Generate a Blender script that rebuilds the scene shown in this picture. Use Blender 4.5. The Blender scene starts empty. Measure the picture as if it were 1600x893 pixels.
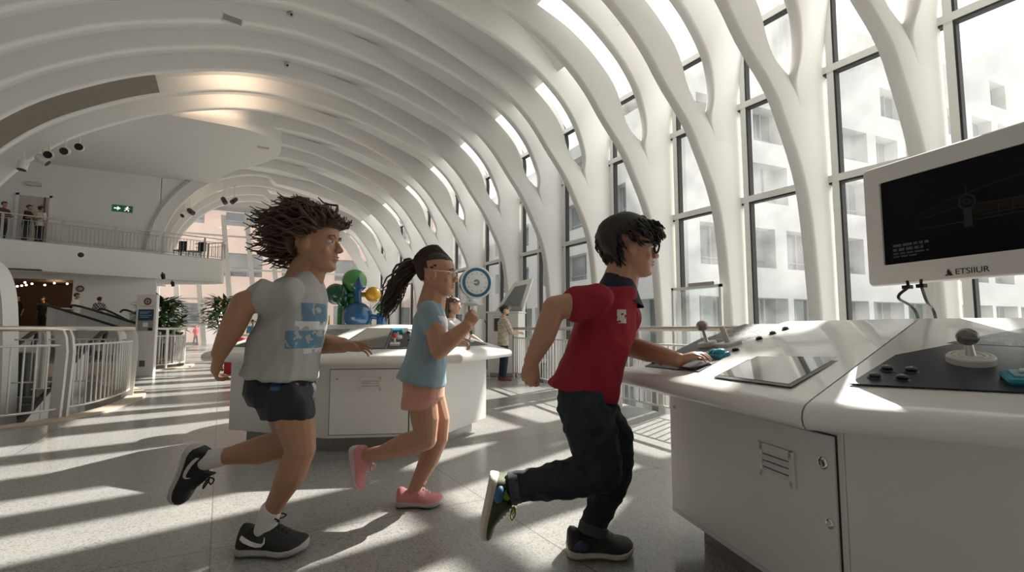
import bpy, bmesh, math, random
import numpy as np
from mathutils import Vector, Matrix, noise as mnoise
R = math.radians
rnd = random.Random(7)
SC = bpy.context.scene
COL = SC.collection

# ------------------------------------------------------------------ camera, sky, sun, exposure
FPX, CAMH = 800.0, 1.08
PIT = math.atan((513 - 446.5) / FPX)
YAW = math.atan((800 - 345) * math.cos(PIT) / FPX)
FW = Vector((math.sin(YAW) * math.cos(PIT), math.cos(YAW) * math.cos(PIT), math.sin(PIT)))
RT = Vector((math.cos(YAW), -math.sin(YAW), 0))
UP = RT.cross(FW)
FH = Vector((math.sin(YAW), math.cos(YAW), 0))
CAM = Vector((0, 0, CAMH))
cd = bpy.data.cameras.new('camera'); cam = bpy.data.objects.new('camera', cd); COL.objects.link(cam)
cd.sensor_width = 36; cd.lens = FPX / 1600 * 36; cd.clip_start = 0.05; cd.clip_end = 400
cam.matrix_world = Matrix(((RT.x, UP.x, -FW.x, 0), (RT.y, UP.y, -FW.y, 0), (RT.z, UP.z, -FW.z, CAMH), (0, 0, 0, 1)))
SC.camera = cam
SUN_AZ, SUN_EL = R(67), R(39)
w = bpy.data.worlds.new('sky'); SC.world = w; w.use_nodes = True
bg = w.node_tree.nodes['Background']; bg.inputs[0].default_value = (1.0, 0.985, 0.965, 1); bg.inputs[1].default_value = .92
sd = bpy.data.lights.new('sun', 'SUN'); sun = bpy.data.objects.new('sun', sd); COL.objects.link(sun)
sd.energy = 9.8; sd.color = (1.0, 0.945, 0.875); sd.angle = R(0.6)
sun.rotation_euler = (math.pi / 2 - SUN_EL, 0, math.pi - SUN_AZ)
SC.view_settings.view_transform = 'Standard'; SC.view_settings.look = 'None'
SC.view_settings.gamma = 1; SC.view_settings.use_curve_mapping = False
SC.view_settings.exposure = 0.82
try:
    SC.cycles.use_denoising = True; SC.cycles.diffuse_bounces = 3; SC.cycles.max_bounces = 14
    SC.cycles.transparent_max_bounces = 24; SC.cycles.sample_clamp_indirect = 8
except Exception: pass

def ray(px, py): return FW * FPX + RT * (px - 800) + UP * (446.5 - py)
def on_z(px, py, z=0.0):
    r = ray(px, py); return CAM + r * ((z - CAMH) / r.z)
def on_y(px, py, y):
    r = ray(px, py); return CAM + r * (y / r.y)
def on_x(px, py, x):
    r = ray(px, py); return CAM + r * (x / r.x)
def on_d(px, py, d):
    r = ray(px, py); return CAM + r * (d / r.dot(FH))
def on_plane(px, py, p, n):
    r = ray(px, py); return CAM + r * ((p - CAM).dot(n) / r.dot(n))

# ------------------------------------------------------------------ materials
MATS = {}
def M(name, col=(.8, .8, .8), rough=.5, metal=0.0, bump=0.0, bscale=60.0, var=0.0, vscale=8.0, coat=0.0, emit=0.0, spec=.5, sss=0.0):
    if name in MATS: return MATS[name]
    m = bpy.data.materials.new(name); m.use_nodes = True; nt = m.node_tree; b = nt.nodes['Principled BSDF']
    b.inputs['Base Color'].default_value = (*col, 1); b.inputs['Roughness'].default_value = rough
    b.inputs['Metallic'].default_value = metal; b.inputs['Coat Weight'].default_value = coat
    b.inputs['Specular IOR Level'].default_value = spec
    if sss: b.inputs['Subsurface Weight'].default_value = sss; b.inputs['Subsurface Radius'].default_value = (.02, .008, .004)
    if emit: b.inputs['Emission Color'].default_value = (*col, 1); b.inputs['Emission Strength'].default_value = emit
    tc = nt.nodes.new('ShaderNodeTexCoord')
    n = nt.nodes.new('ShaderNodeTexNoise'); n.inputs['Scale'].default_value = vscale; n.inputs['Detail'].default_value = 4
    nt.links.new(tc.outputs['Object'], n.inputs['Vector'])
    v = var if var else .03
    mr = nt.nodes.new('ShaderNodeMapRange'); mr.inputs[3].default_value = 1 - v; mr.inputs[4].default_value = 1 + v
    nt.links.new(n.outputs[0], mr.inputs[0])
    mx = nt.nodes.new('ShaderNodeVectorMath'); mx.operation = 'SCALE'; mx.inputs[0].default_value = col
    nt.links.new(mr.outputs[0], mx.inputs['Scale']); nt.links.new(mx.outputs[0], b.inputs['Base Color'])
    if bump:
        n2 = nt.nodes.new('ShaderNodeTexNoise'); n2.inputs['Scale'].default_value = bscale
        nt.links.new(tc.outputs['Object'], n2.inputs['Vector'])
        bp = nt.nodes.new('ShaderNodeBump'); bp.inputs['Strength'].default_value = bump; bp.inputs['Distance'].default_value = .01
        nt.links.new(n2.outputs[0], bp.inputs['Height']); nt.links.new(bp.outputs[0], b.inputs['Normal'])
    MATS[name] = m; return m

def glass_mat(name, tint=(.93, .95, .95), haze=.05):
    m = bpy.data.materials.new(name); m.use_nodes = True; nt = m.node_tree; nt.nodes.clear()
    o = nt.nodes.new('ShaderNodeOutputMaterial'); t = nt.nodes.new('ShaderNodeBsdfTransparent'); g = nt.nodes.new('ShaderNodeBsdfGlossy')
    d = nt.nodes.new('ShaderNodeBsdfTranslucent'); d.inputs[0].default_value = (.9, .9, .88, 1)
    t.inputs[0].default_value = (*tint, 1); g.inputs['Roughness'].default_value = .02
    lw = nt.nodes.new('ShaderNodeLayerWeight'); lw.inputs[0].default_value = .5; pw = nt.nodes.new('ShaderNodeMath'); pw.operation = 'POWER'; pw.inputs[1].default_value = 5; nt.links.new(lw.outputs['Facing'], pw.inputs[0])
    f = nt.nodes.new('ShaderNodeMath'); f.operation = 'MULTIPLY_ADD'; f.inputs[1].default_value = .6; f.inputs[2].default_value = .03; nt.links.new(pw.outputs[0], f.inputs[0])
    n = nt.nodes.new('ShaderNodeTexNoise'); n.inputs['Scale'].default_value = .9; n.inputs['Detail'].default_value = 5
    tc = nt.nodes.new('ShaderNodeTexCoord'); nt.links.new(tc.outputs['Object'], n.inputs['Vector'])
    mr = nt.nodes.new('ShaderNodeMapRange'); mr.inputs[1].default_value = .35; mr.inputs[2].default_value = .75; mr.inputs[3].default_value = haze * .3; mr.inputs[4].default_value = haze * 1.8
    nt.links.new(n.outputs[0], mr.inputs[0])
    a = nt.nodes.new('ShaderNodeMixShader'); b = nt.nodes.new('ShaderNodeMixShader')
    nt.links.new(mr.outputs[0], a.inputs[0]); nt.links.new(t.outputs[0], a.inputs[1]); nt.links.new(d.outputs[0], a.inputs[2])
    nt.links.new(f.outputs[0], b.inputs[0]); nt.links.new(a.outputs[0], b.inputs[1]); nt.links.new(g.outputs[0], b.inputs[2])
    nt.links.new(b.outputs[0], o.inputs[0]); MATS[name] = m; return m

def floor_mat():
    m = bpy.data.materials.new('terrazzo'); m.use_nodes = True; nt = m.node_tree; b = nt.nodes['Principled BSDF']; L = nt.links.new
    tc = nt.nodes.new('ShaderNodeTexCoord')
    v = nt.nodes.new('ShaderNodeTexVoronoi'); v.inputs['Scale'].default_value = 130
    n = nt.nodes.new('ShaderNodeTexNoise'); n.inputs['Scale'].default_value = 160; n.inputs['Detail'].default_value = 3
    n3 = nt.nodes.new('ShaderNodeTexNoise'); n3.inputs['Scale'].default_value = .8; n3.inputs['Detail'].default_value = 5
    for q in (v, n, n3): L(tc.outputs['Object'], q.inputs['Vector'])
    r1 = nt.nodes.new('ShaderNodeValToRGB'); e = r1.color_ramp.elements
    e[0].position = .0; e[0].color = (.20, .193, .18, 1); e[1].position = .55; e[1].color = (.355, .345, .325, 1)
    e2 = r1.color_ramp.elements.new(.25); e2.color = (.30, .29, .272, 1)
    sp = nt.nodes.new('ShaderNodeSeparateColor'); L(v.outputs['Color'], sp.inputs[0]); L(sp.outputs[0], r1.inputs[0])
    r2 = nt.nodes.new('ShaderNodeMapRange'); r2.inputs[1].default_value = .3; r2.inputs[2].default_value = .7; r2.inputs[3].default_value = .88; r2.inputs[4].default_value = 1.12
    L(n.outputs[0], r2.inputs[0])
    r3 = nt.nodes.new('ShaderNodeMapRange'); r3.inputs[1].default_value = .3; r3.inputs[2].default_value = .7; r3.inputs[3].default_value = .93; r3.inputs[4].default_value = 1.05
    L(n3.outputs[0], r3.inputs[0])
    br = nt.nodes.new('ShaderNodeTexBrick'); br.offset = 0; br.inputs['Scale'].default_value = 1.0
    br.inputs['Brick Width'].default_value = 1.5; br.inputs['Row Height'].default_value = 1.5; br.inputs['Mortar Size'].default_value = .004
    br.inputs['Color1'].default_value = (1, 1, 1, 1); br.inputs['Color2'].default_value = (.97, .97, .97, 1); br.inputs['Mortar'].default_value = (.55, .53, .5, 1)
    L(tc.outputs['Object'], br.inputs['Vector'])
    m1 = nt.nodes.new('ShaderNodeMath'); m1.operation = 'MULTIPLY'; L(r2.outputs[0], m1.inputs[0]); L(r3.outputs[0], m1.inputs[1])
    s1 = nt.nodes.new('ShaderNodeVectorMath'); s1.operation = 'SCALE'; L(r1.outputs[0], s1.inputs[0]); L(m1.outputs[0], s1.inputs['Scale'])
    s2 = nt.nodes.new('ShaderNodeVectorMath'); s2.operation = 'MULTIPLY'; L(s1.outputs[0], s2.inputs[0]); L(br.outputs[0], s2.inputs[1])
    L(s2.outputs[0], b.inputs['Base Color'])
    rr = nt.nodes.new('ShaderNodeMapRange'); rr.inputs[3].default_value = .12; rr.inputs[4].default_value = .3; L(n3.outputs[0], rr.inputs[0]); L(rr.outputs[0], b.inputs['Roughness'])
    b.inputs['Specular IOR Level'].default_value = .5
    MATS['terrazzo'] = m; return m

def text_panel_mat(name, base, ink, rough=.35, su=60, sv=22, lo=.52):
    """dark printed panel with broken lines of fine unreadable print"""
    m = bpy.data.materials.new(name); m.use_nodes = True; nt = m.node_tree; b = nt.nodes['Principled BSDF']; L = nt.links.new
    tc = nt.nodes.new('ShaderNodeTexCoord'); sx = nt.nodes.new('ShaderNodeSeparateXYZ'); L(tc.outputs['UV'], sx.inputs[0])
    def mth(op, a, bb=None, c=None):
        q = nt.nodes.new('ShaderNodeMath'); q.operation = op
        for i, z in enumerate((a, bb, c)):
            if z is None: continue
            if isinstance(z, (int, float)): q.inputs[i].default_value = z
            else: L(z, q.inputs[i])
        return q.outputs[0]
    row = mth('MULTIPLY', sx.outputs[1], sv); fr = mth('FRACT', row); line = mth('LESS_THAN', fr, .45); rid = mth('FLOOR', row)
    cx = nt.nodes.new('ShaderNodeCombineXYZ'); L(mth('MULTIPLY', sx.outputs[0], su), cx.inputs[0]); L(mth('MULTIPLY', rid, 7.3), cx.inputs[1])
    n = nt.nodes.new('ShaderNodeTexNoise'); n.inputs['Scale'].default_value = 1.0; n.inputs['Detail'].default_value = 1; L(cx.outputs[0], n.inputs['Vector'])
    ch = mth('GREATER_THAN', n.outputs[0], .42)
    c2 = nt.nodes.new('ShaderNodeCombineXYZ'); L(mth('MULTIPLY', sx.outputs[0], 3.0), c2.inputs[0]); L(mth('MULTIPLY', sx.outputs[1], 5.0), c2.inputs[1])
    n2 = nt.nodes.new('ShaderNodeTexNoise'); n2.inputs['Scale'].default_value = 1.0; L(c2.outputs[0], n2.inputs['Vector'])
    blk = mth('GREATER_THAN', n2.outputs[0], lo)
    f = mth('MULTIPLY', mth('MULTIPLY', line, ch), blk)
    mix = nt.nodes.new('ShaderNodeMix'); mix.data_type = 'RGBA'; L(f, mix.inputs[0]); mix.inputs[6].default_value = (*base, 1); mix.inputs[7].default_value = (*ink, 1)
    L(mix.outputs[2], b.inputs['Base Color']); b.inputs['Roughness'].default_value = rough; MATS[name] = m; return m

def check_mat(name, c1, c2, scale, lines=False):
    m = bpy.data.materials.new(name); m.use_nodes = True; nt = m.node_tree; b = nt.nodes['Principled BSDF']; L = nt.links.new
    tc = nt.nodes.new('ShaderNodeTexCoord'); mp = nt.nodes.new('ShaderNodeMapping'); mp.inputs['Rotation'].default_value = (0, 0, .5); L(tc.outputs['Object'], mp.inputs[0])
    if lines:
        t = nt.nodes.new('ShaderNodeTexBrick'); t.offset = 0; mp.inputs['Rotation'].default_value = (math.pi / 2, 0, .5)
        t.inputs['Scale'].default_value = scale; t.inputs['Brick Width'].default_value = 1; t.inputs['Row Height'].default_value = 1; t.inputs['Mortar Size'].default_value = .07
        t.inputs['Color1'].default_value = (*c1, 1); t.inputs['Color2'].default_value = (*c1, 1); t.inputs['Mortar'].default_value = (*c2, 1)
        L(mp.outputs[0], t.inputs['Vector']); L(t.outputs[0], b.inputs['Base Color'])
    else:
        t = nt.nodes.new('ShaderNodeTexChecker'); t.inputs['Scale'].default_value = scale
        t.inputs['Color1'].default_value = (*c1, 1); t.inputs['Color2'].default_value = (*c2, 1)
        L(mp.outputs[0], t.inputs['Vector']); L(t.outputs[0], b.inputs['Base Color'])
    b.inputs['Roughness'].default_value = .85; MATS[name] = m; return m

WHITE = M('white_plaster', (.81, .795, .77), .55, bump=.02, bscale=30, var=.02, vscale=1.2)
WALLW = M('white_wall_paint', (.76, .745, .72), .7, bump=.03, bscale=50, var=.02)
GLOSSW = M('white_lacquer', (.80, .77, .735), .28, coat=.3, var=.015)
CABW = M('white_cabinet_laminate', (.78, .755, .73), .42, var=.02, vscale=3)
FRAMEW = M('white_frame_paint', (.80, .79, .76), .4)
DARK = M('dark_gasket', (.02, .02, .02), .6)
BLACK = M('black_plastic', (.012, .012, .013), .3)
STEEL = M('brushed_steel', (.62, .60, .57), .28, 1.0, var=.05)
GREYM = M('grey_plinth_metal', (.30, .29, .275), .35, .7)
RAILW = M('rail_white_paint', (.72, .70, .66), .4)
TERR = floor_mat()
GLASS = glass_mat('window_glass', (.90, .92, .92), .055)
GLASS2 = glass_mat('clear_end_glass', (.95, .95, .95), .03)

def print_mat(name, base, marks, rough=.9, bump=.25):
    """cloth with printed marks: (centre, half sizes along right / depth / up, ink colour, noise scale, threshold) in object space"""
    m = bpy.data.materials.new(name); m.use_nodes = True; nt = m.node_tree; b = nt.nodes['Principled BSDF']; L = nt.links.new
    tc = nt.nodes.new('ShaderNodeTexCoord'); prev = None
    n0 = nt.nodes.new('ShaderNodeTexNoise'); n0.inputs['Scale'].default_value = 10; L(tc.outputs['Object'], n0.inputs['Vector'])
    bp = nt.nodes.new('ShaderNodeBump'); bp.inputs['Strength'].default_value = bump; bp.inputs['Distance'].default_value = .012; L(n0.outputs[0], bp.inputs['Height']); L(bp.outputs[0], b.inputs['Normal'])
    for c, hs, ink, ns, th in marks:
        sub = nt.nodes.new('ShaderNodeVectorMath'); sub.operation = 'SUBTRACT'; L(tc.outputs['Object'], sub.inputs[0]); sub.inputs[1].default_value = c
        outs = []
        for ax, h in zip((RT, FH, Vector((0, 0, 1))), hs):
            d = nt.nodes.new('ShaderNodeVectorMath'); d.operation = 'DOT_PRODUCT'; L(sub.outputs[0], d.inputs[0]); d.inputs[1].default_value = ax / h; ab = nt.nodes.new('ShaderNodeMath'); ab.operation = 'ABSOLUTE'; L(d.outputs['Value'], ab.inputs[0])
            lt = nt.nodes.new('ShaderNodeMath'); lt.operation = 'LESS_THAN'; L(ab.outputs[0], lt.inputs[0]); lt.inputs[1].default_value = 1; outs.append(lt.outputs[0])
        n = nt.nodes.new('ShaderNodeTexNoise'); n.inputs['Scale'].default_value = ns; n.inputs['Detail'].default_value = 1; L(tc.outputs['Object'], n.inputs['Vector'])
        g = nt.nodes.new('ShaderNodeMath'); g.operation = 'GREATER_THAN'; L(n.outputs[0], g.inputs[0]); g.inputs[1].default_value = th; f = g.outputs[0]
        for o in outs:
            k = nt.nodes.new('ShaderNodeMath'); k.operation = 'MULTIPLY'; L(f, k.inputs[0]); L(o, k.inputs[1]); f = k.outputs[0]
        mix = nt.nodes.new('ShaderNodeMix'); mix.data_type = 'RGBA'; L(f, mix.inputs[0]); mix.inputs[7].default_value = (*ink, 1)
        if prev is None: mix.inputs[6].default_value = (*base, 1)
        else: L(prev, mix.inputs[6])
        prev = mix.outputs[2]
    L(prev, b.inputs['Base Color']); b.inputs['Roughness'].default_value = rough; MATS[name] = m; return m
# ------------------------------------------------------------------ mesh collector
ORI = {}
class MB:
    def __init__(s): s.v = []; s.f = []; s.uv = {}
    def add(s, vs, fs):
        k = len(s.v); s.v += [Vector(q) for q in vs]; s.f += [tuple(k + i for i in q) for q in fs]; return s
    def frame_box(s, c, ax, ay, az):
        c, ax, ay, az = Vector(c), Vector(ax), Vector(ay), Vector(az)
        vs = [c + ax * i + ay * j + az * k for k in (-1, 1) for j in (-1, 1) for i in (-1, 1)]
        return s.add(vs, [(0, 2, 3, 1), (4, 5, 7, 6), (0, 1, 5, 4), (2, 6, 7, 3), (0, 4, 6, 2), (1, 3, 7, 5)])
    def box(s, x0, y0, z0, x1, y1, z1):
        return s.frame_box(((x0 + x1) / 2, (y0 + y1) / 2, (z0 + z1) / 2), ((x1 - x0) / 2, 0, 0), (0, (y1 - y0) / 2, 0), (0, 0, (z1 - z0) / 2))
    def bar(s, p, q, wd, ht, up=(0, 0, 1)):
        p, q = Vector(p), Vector(q); d = q - p; L = d.length; d /= L; up = Vector(up)
        sd_ = d.cross(up); sd_.normalize(); u = sd_.cross(d)
        return s.frame_box((p + q) / 2, d * (L / 2), sd_ * (wd / 2), u * (ht / 2))
    def loft(s, secs, cap=True, closed=False):
        n = len(secs[0]); k = len(s.v)
        for sec in secs: s.v += [Vector(q) for q in sec]
        m = len(secs)
        for i in range(m - 1 if not closed else m):
            a, b_ = k + i * n, k + ((i + 1) % m) * n
            for j in range(n): s.f.append((a + j, a + (j + 1) % n, b_ + (j + 1) % n, b_ + j))
        if cap and not closed:
            s.f.append(tuple(k + j for j in reversed(range(n)))); s.f.append(tuple(k + (m - 1) * n + j for j in range(n)))
        return s
    def ring(s, c, a, b_, n=20):
        c, a, b_ = Vector(c), Vector(a), Vector(b_)
        return [c + a * math.cos(2 * math.pi * i / n) + b_ * math.sin(2 * math.pi * i / n) for i in range(n)]
    def tube(s, pts, r, n=8, closed=False):
        pts = [Vector(p) for p in pts]; rs = r if isinstance(r, (list, tuple)) else [r] * len(pts); secs = []
        m = len(pts); ref = None
        for i, p in enumerate(pts):
            if closed: d = pts[(i + 1) % m] - pts[i - 1]
            else: d = pts[min(i + 1, m - 1)] - pts[max(i - 1, 0)]
            d.normalize()
            if ref is None: ref = Vector((0, 0, 1)) if abs(d.z) < .9 else Vector((1, 0, 0))
            a = ref - d * ref.dot(d); a.normalize(); b_ = d.cross(a); ref = a
            secs.append(s.ring(p, a * rs[i], b_ * rs[i], n))
        return s.loft(secs, not closed, closed)
    def ell(s, c, a, b_, d, n=16, m=10):
        c, a, b_, d = (Vector(q) for q in (c, a, b_, d)); secs = []
        for i in range(1, m):
            t = math.pi * i / m
            secs.append(s.ring(c - d * math.cos(t), a * math.sin(t), b_ * math.sin(t), n))
        k = len(s.v); s.loft(secs, False); k2 = len(s.v); s.v += [c - d, c + d]
        for j in range(n):
            s.f.append((k2, k + (j + 1) % n, k + j)); q = k + (m - 2) * n; s.f.append((k2 + 1, q + j, q + (j + 1) % n))
        return s
    def ball(s, c, r, n=16, m=10): return s.ell(c, (r, 0, 0), (0, r, 0), (0, 0, r), n, m)
    def caps(s, p, q, r1, r2, n=14):
        p, q = Vector(p), Vector(q); s.ball(p, r1, n, 9); s.ball(q, r2, n, 9)
        if (q - p).length > 1e-4: s.tube([p, q], [r1, r2], n)
        return s
    def chain(s, L):
        for (p, a), (q, b_) in zip(L, L[1:]): s.caps(p, q, a, b_)
        return s
    def lathe(s, c, prof, n=28, ax=(0, 0, 1), ring=False):
        ax = Vector(ax).normalized(); e = Vector((1, 0, 0)) if abs(ax.x) < .8 else Vector((0, 1, 0))
        a = e - ax * e.dot(ax); a.normalize(); b_ = ax.cross(a); c = Vector(c)
        return s.loft([s.ring(c + ax * z, a * max(r, 1e-4), b_ * max(r, 1e-4), n) for r, z in prof], not ring, ring)
    def prism(s, poly, vec):
        vec = Vector(vec); return s.loft([[Vector(p) for p in poly], [Vector(p) + vec for p in poly]])
    def build(s, name, mat, parent=None, smooth=None, origin=None, bevel=0.0, bseg=2, recalc=True):
        me = bpy.data.meshes.new(name)
        if parent is not None: o0 = ORI[parent.name]
        elif origin is not None: o0 = Vector(origin)
        else:
            xs = [q.x for q in s.v]; ys = [q.y for q in s.v]; zs = [q.z for q in s.v]
            o0 = Vector(((min(xs) + max(xs)) / 2, (min(ys) + max(ys)) / 2, min(zs)))
        me.from_pydata([q - o0 for q in s.v], [], s.f)
        if recalc:
            bm = bmesh.new(); bm.from_mesh(me); bmesh.ops.recalc_face_normals(bm, faces=bm.faces); bm.to_mesh(me); bm.free()
        return link(name, me, mat, parent, smooth, o0, bevel, bseg)
def link(name, me, mat, parent, smooth, o0, bevel=0.0, bseg=2):
    o = bpy.data.objects.new(name, me); COL.objects.link(o); ORI[o.name] = o0
    for q in (mat if isinstance(mat, (list, tuple)) else [mat]): me.materials.append(q)
    if smooth is not None:
        me.shade_smooth() if smooth == 'all' else me.set_sharp_from_angle(angle=R(smooth))
        if smooth != 'all':
            for p in me.polygons: p.use_smooth = True
    if bevel:
        b_ = o.modifiers.new('bevel', 'BEVEL'); b_.width = bevel; b_.segments = bseg; b_.limit_method = 'ANGLE'; b_.angle_limit = R(40)
    if parent is not None: o.parent = parent
    else: o.location = o0
    return o
def vox(mb, name, mat, parent, voxel, smooth=6, origin=None, folds=0.0, fs=(9, 9, 5)):
    """fuse overlapping solids into one continuous surface"""
    me = bpy.data.meshes.new(name); me.from_pydata(mb.v, [], mb.f)
    bm = bmesh.new(); bm.from_mesh(me); bmesh.ops.recalc_face_normals(bm, faces=bm.faces); bm.to_mesh(me); bm.free()
    t = bpy.data.objects.new('tmp', me); COL.objects.link(t)
    m = t.modifiers.new('r', 'REMESH'); m.mode = 'VOXEL'; m.voxel_size = voxel
    if smooth: k = t.modifiers.new('s', 'SMOOTH'); k.factor = .5; k.iterations = smooth
    dg = bpy.context.evaluated_depsgraph_get(); ev = t.evaluated_get(dg); m2 = bpy.data.meshes.new_from_object(ev)
    bpy.data.objects.remove(t); bpy.data.meshes.remove(me); m2.name = name; m2.materials.clear()
    if folds:
        nr_ = [v.normal.copy() for v in m2.vertices]
        for v, vn in zip(m2.vertices, nr_):
            q = Vector((v.co.x * fs[0], v.co.y * fs[1], v.co.z * fs[2])); a = 1 - abs(mnoise.noise(q)) * 2; b_ = mnoise.noise(q * 2.3 + Vector((3, 1, 7)))
            v.co += vn * (folds * (a * .7 + b_ * .5 - .35))
    o0 = ORI[parent.name] if parent is not None else Vector(origin); m2.transform(Matrix.Translation(-o0))
    return link(name, m2, mat, parent, 'all', o0)
def tag(o, label, cat, group=None):
    o['label'] = label; o['category'] = cat
    if group: o['group'] = group
    return o
def empty(name, loc, label, cat, group=None):
    o = bpy.data.objects.new(name, None); COL.objects.link(o); o.location = loc; ORI[o.name] = Vector(loc); o.empty_display_size = .2
    return tag(o, label, cat, group)
def struct(o, label=None):
    o['kind'] = 'structure'
    if label: o['label'] = label
    return o
def uv_planar(o, org, u, v):
    """u, v: full side vectors of the printed area"""
    me = o.data; l = me.uv_layers.new(name='UVMap'); o0 = ORI[o.name]; uu, vv = Vector(u), Vector(v); org = Vector(org)
    for lp in me.loops:
        p = me.vertices[lp.vertex_index].co + o0 - org
        l.data[lp.index].uv = (p.dot(uu) / uu.length_squared, p.dot(vv) / vv.length_squared)
def text_mesh(name, body, size, loc, u, v, mat, parent, depth=.001, align='CENTER', wide=1.0):
    c = bpy.data.curves.new(name, 'FONT'); c.body = body; c.size = size; c.extrude = depth; c.align_x = align; c.align_y = 'CENTER'
    t = bpy.data.objects.new('tmp', c); COL.objects.link(t)
    me = bpy.data.meshes.new_from_object(t.evaluated_get(bpy.context.evaluated_depsgraph_get()))
    bpy.data.objects.remove(t); u = Vector(u).normalized(); v = Vector(v).normalized(); n = u.cross(v)
    mw = Matrix(((u.x * wide, v.x, n.x, loc[0]), (u.y * wide, v.y, n.y, loc[1]), (u.z * wide, v.z, n.z, loc[2]), (0, 0, 0, 1)))
    me.transform(mw); o0 = ORI[parent.name] if parent is not None else Vector(loc); me.transform(Matrix.Translation(-o0))
    me.materials.clear(); return link(name, me, mat, parent, None, o0)
def catmull(P, n=8):
    P = [Vector(p) for p in P]; out = []
    for i in range(len(P) - 1):
        a, b_, c, d = P[max(i - 1, 0)], P[i], P[i + 1], P[min(i + 2, len(P) - 1)]
        for k in range(n):
            t = k / n; out.append(.5 * ((2 * b_) + (c - a) * t + (2 * a - 5 * b_ + 4 * c - d) * t * t + (3 * b_ - a - 3 * c + d) * t ** 3))
    out.append(P[-1]); return out
def sstep(a, b_, x):
    t = min(1, max(0, (x - a) / (b_ - a))); return t * t * (3 - 2 * t)
# ================================================================== STRUCTURE
# ---- floor of the gallery: open stairwell on the left, free edge along the railing on the right
LOWZ = -4.6
RAIL_R = [(5.66, 9.95), (5.36, 8.07), (5.02, 6.2), (4.86, 5.1), (4.74, 4.0), (4.66, 2.6), (4.6, 1.0), (4.6, -1.5), (4.7, -6)]
HOLE = [(-7.4, 6.6), (-4.5, 6.95), (-3, 7.35), (-2.05, 7.78), (-1.62, 8.2), (-1.36, 8.9), (-1.24, 9.75), (-1.27, 10.6), (-1.5, 11.5), (-1.9, 12.4), (-2.1, 13.4), (-2.1, 14.4),
        (-1.9, 15.6), (-1.45, 16.5), (-1.0, 17.2), (-.86, 17.9), (-.95, 18.7), (-1.5, 19.6), (-2.6, 20.2), (-7.4, 20.4)]
def fill_poly(name, outer, holes, z0, z1, mat):
    c = bpy.data.curves.new(name, 'CURVE'); c.dimensions = '2D'; c.fill_mode = 'BOTH'; c.extrude = (z1 - z0) / 2
    for P in [outer] + holes:
        sp = c.splines.new('POLY'); sp.points.add(len(P) - 1); sp.use_cyclic_u = True
        for q, p in zip(sp.points, P): q.co = (p[0], p[1], 0, 1)
    t = bpy.data.objects.new('tmp', c); COL.objects.link(t)
    me = bpy.data.meshes.new_from_object(t.evaluated_get(bpy.context.evaluated_depsgraph_get())); bpy.data.objects.remove(t)
    me.transform(Matrix.Translation((0, 0, 0))); me.materials.clear(); o0 = Vector((0, 0, (z0 + z1) / 2))
    return link(name, me, mat, None, None, o0)
redge = [(p.x + .16, p.y) for p in catmull([(a, b, 0) for a, b in RAIL_R], 5)]
outer = [(-7.9, -9.2)] + [(redge[-1][0], -9.2)] + redge[::-1] + [(6.15, 11.6), (6.4, 14), (6.9, 20), (7.4, 39.3), (-7.9, 39.3)]
holec = [(p.x, p.y) for p in catmull([(a, b, 0) for a, b in HOLE], 4)]
struct(fill_poly('floor', outer, [holec], -.35, 0, TERR))
CURB = M('stairwell_curb_stone', (.52, .43, .34), .5, var=.06)
mb = MB(); cp = catmull([(a, b, 0) for a, b in HOLE], 4)
secs = []
for i, p in enumerate(cp):
    d = (cp[min(i + 1, len(cp) - 1)] - cp[max(i - 1, 0)]).normalized(); nn = Vector((d.y, -d.x, 0))
    secs.append([p + nn * a + Vector((0, 0, z)) for a, z in ((.22, .001), (.22, .02), (-.02, .02), (-.02, -.36))])
mb.loft(secs); struct(mb.build('floor_edge_trim', CURB), 'stone border round the stairwell opening')
LOWFL = M('lower_hall_floor', (.62, .605, .58), .35, var=.08, vscale=2)
mb = MB(); mb.box(-12, -14, LOWZ - .2, 90, 95, LOWZ); struct(mb.build('ground', LOWFL), 'pale paving of the lower level and street')

# ---- arched vault: inner profile measured in the X-Z plane, right foot to left foot
PROF = [(9.36, -4.6), (9.34, -2), (9.32, 0), (9.28, 1.6), (9.05, 3.6), (8.4, 5.0), (7.85, 5.95), (7.35, 6.65), (6.7, 7.3), (6.0, 7.82), (4.75, 8.45), (3.5, 8.85), (2.4, 9.07), (1.2, 9.12), (0, 8.98),
        (-1.1, 8.68), (-2.3, 8.25), (-3.4, 7.68), (-4.5, 6.95), (-5.4, 6.05), (-6.1, 5.0), (-6.7, 3.6), (-7.1, 2), (-7.25, 0), (-7.25, -4.6)]
PROF_T = PROF[:10] + [(4.75, 8.6), (3.5, 9.1), (2.2, 9.42), (1.1, 9.4), (.1, 9.12), (-.85, 8.6), (-1.65, 7.85), (-2.3, 6.9), (-2.7, 5.8), (-2.85, 4.9)]
def resample(P, n):
    C = catmull([(a, 0, b) for a, b in P], 12); L = [0]
    for a, b in zip(C, C[1:]): L.append(L[-1] + (b - a).length)
    out = []; j = 0
    for i in range(n + 1):
        s = L[-1] * i / n
        while j < len(L) - 2 and L[j + 1] < s: j += 1
        t = (s - L[j]) / (L[j + 1] - L[j]); out.append(C[j].lerp(C[j + 1], t))
    nrm = []
    for i in range(n + 1):
        d = (out[min(i + 1, n)] - out[max(i - 1, 0)]).normalized(); nrm.append(Vector((d.z, 0, -d.x)))
    return out, nrm
NP = 170
CP, CN = resample(PROF, NP); TP, TN = resample(PROF_T, 130)
GX = 9.84                                   # inside face of the vertical glazing
XOUT = [(9.84, 7.45), (9.6, 7.95), (9.05, 8.45), (8.2, 8.9), (7.2, 9.25), (6.1, 9.42), (5.0, 9.5)]
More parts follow.
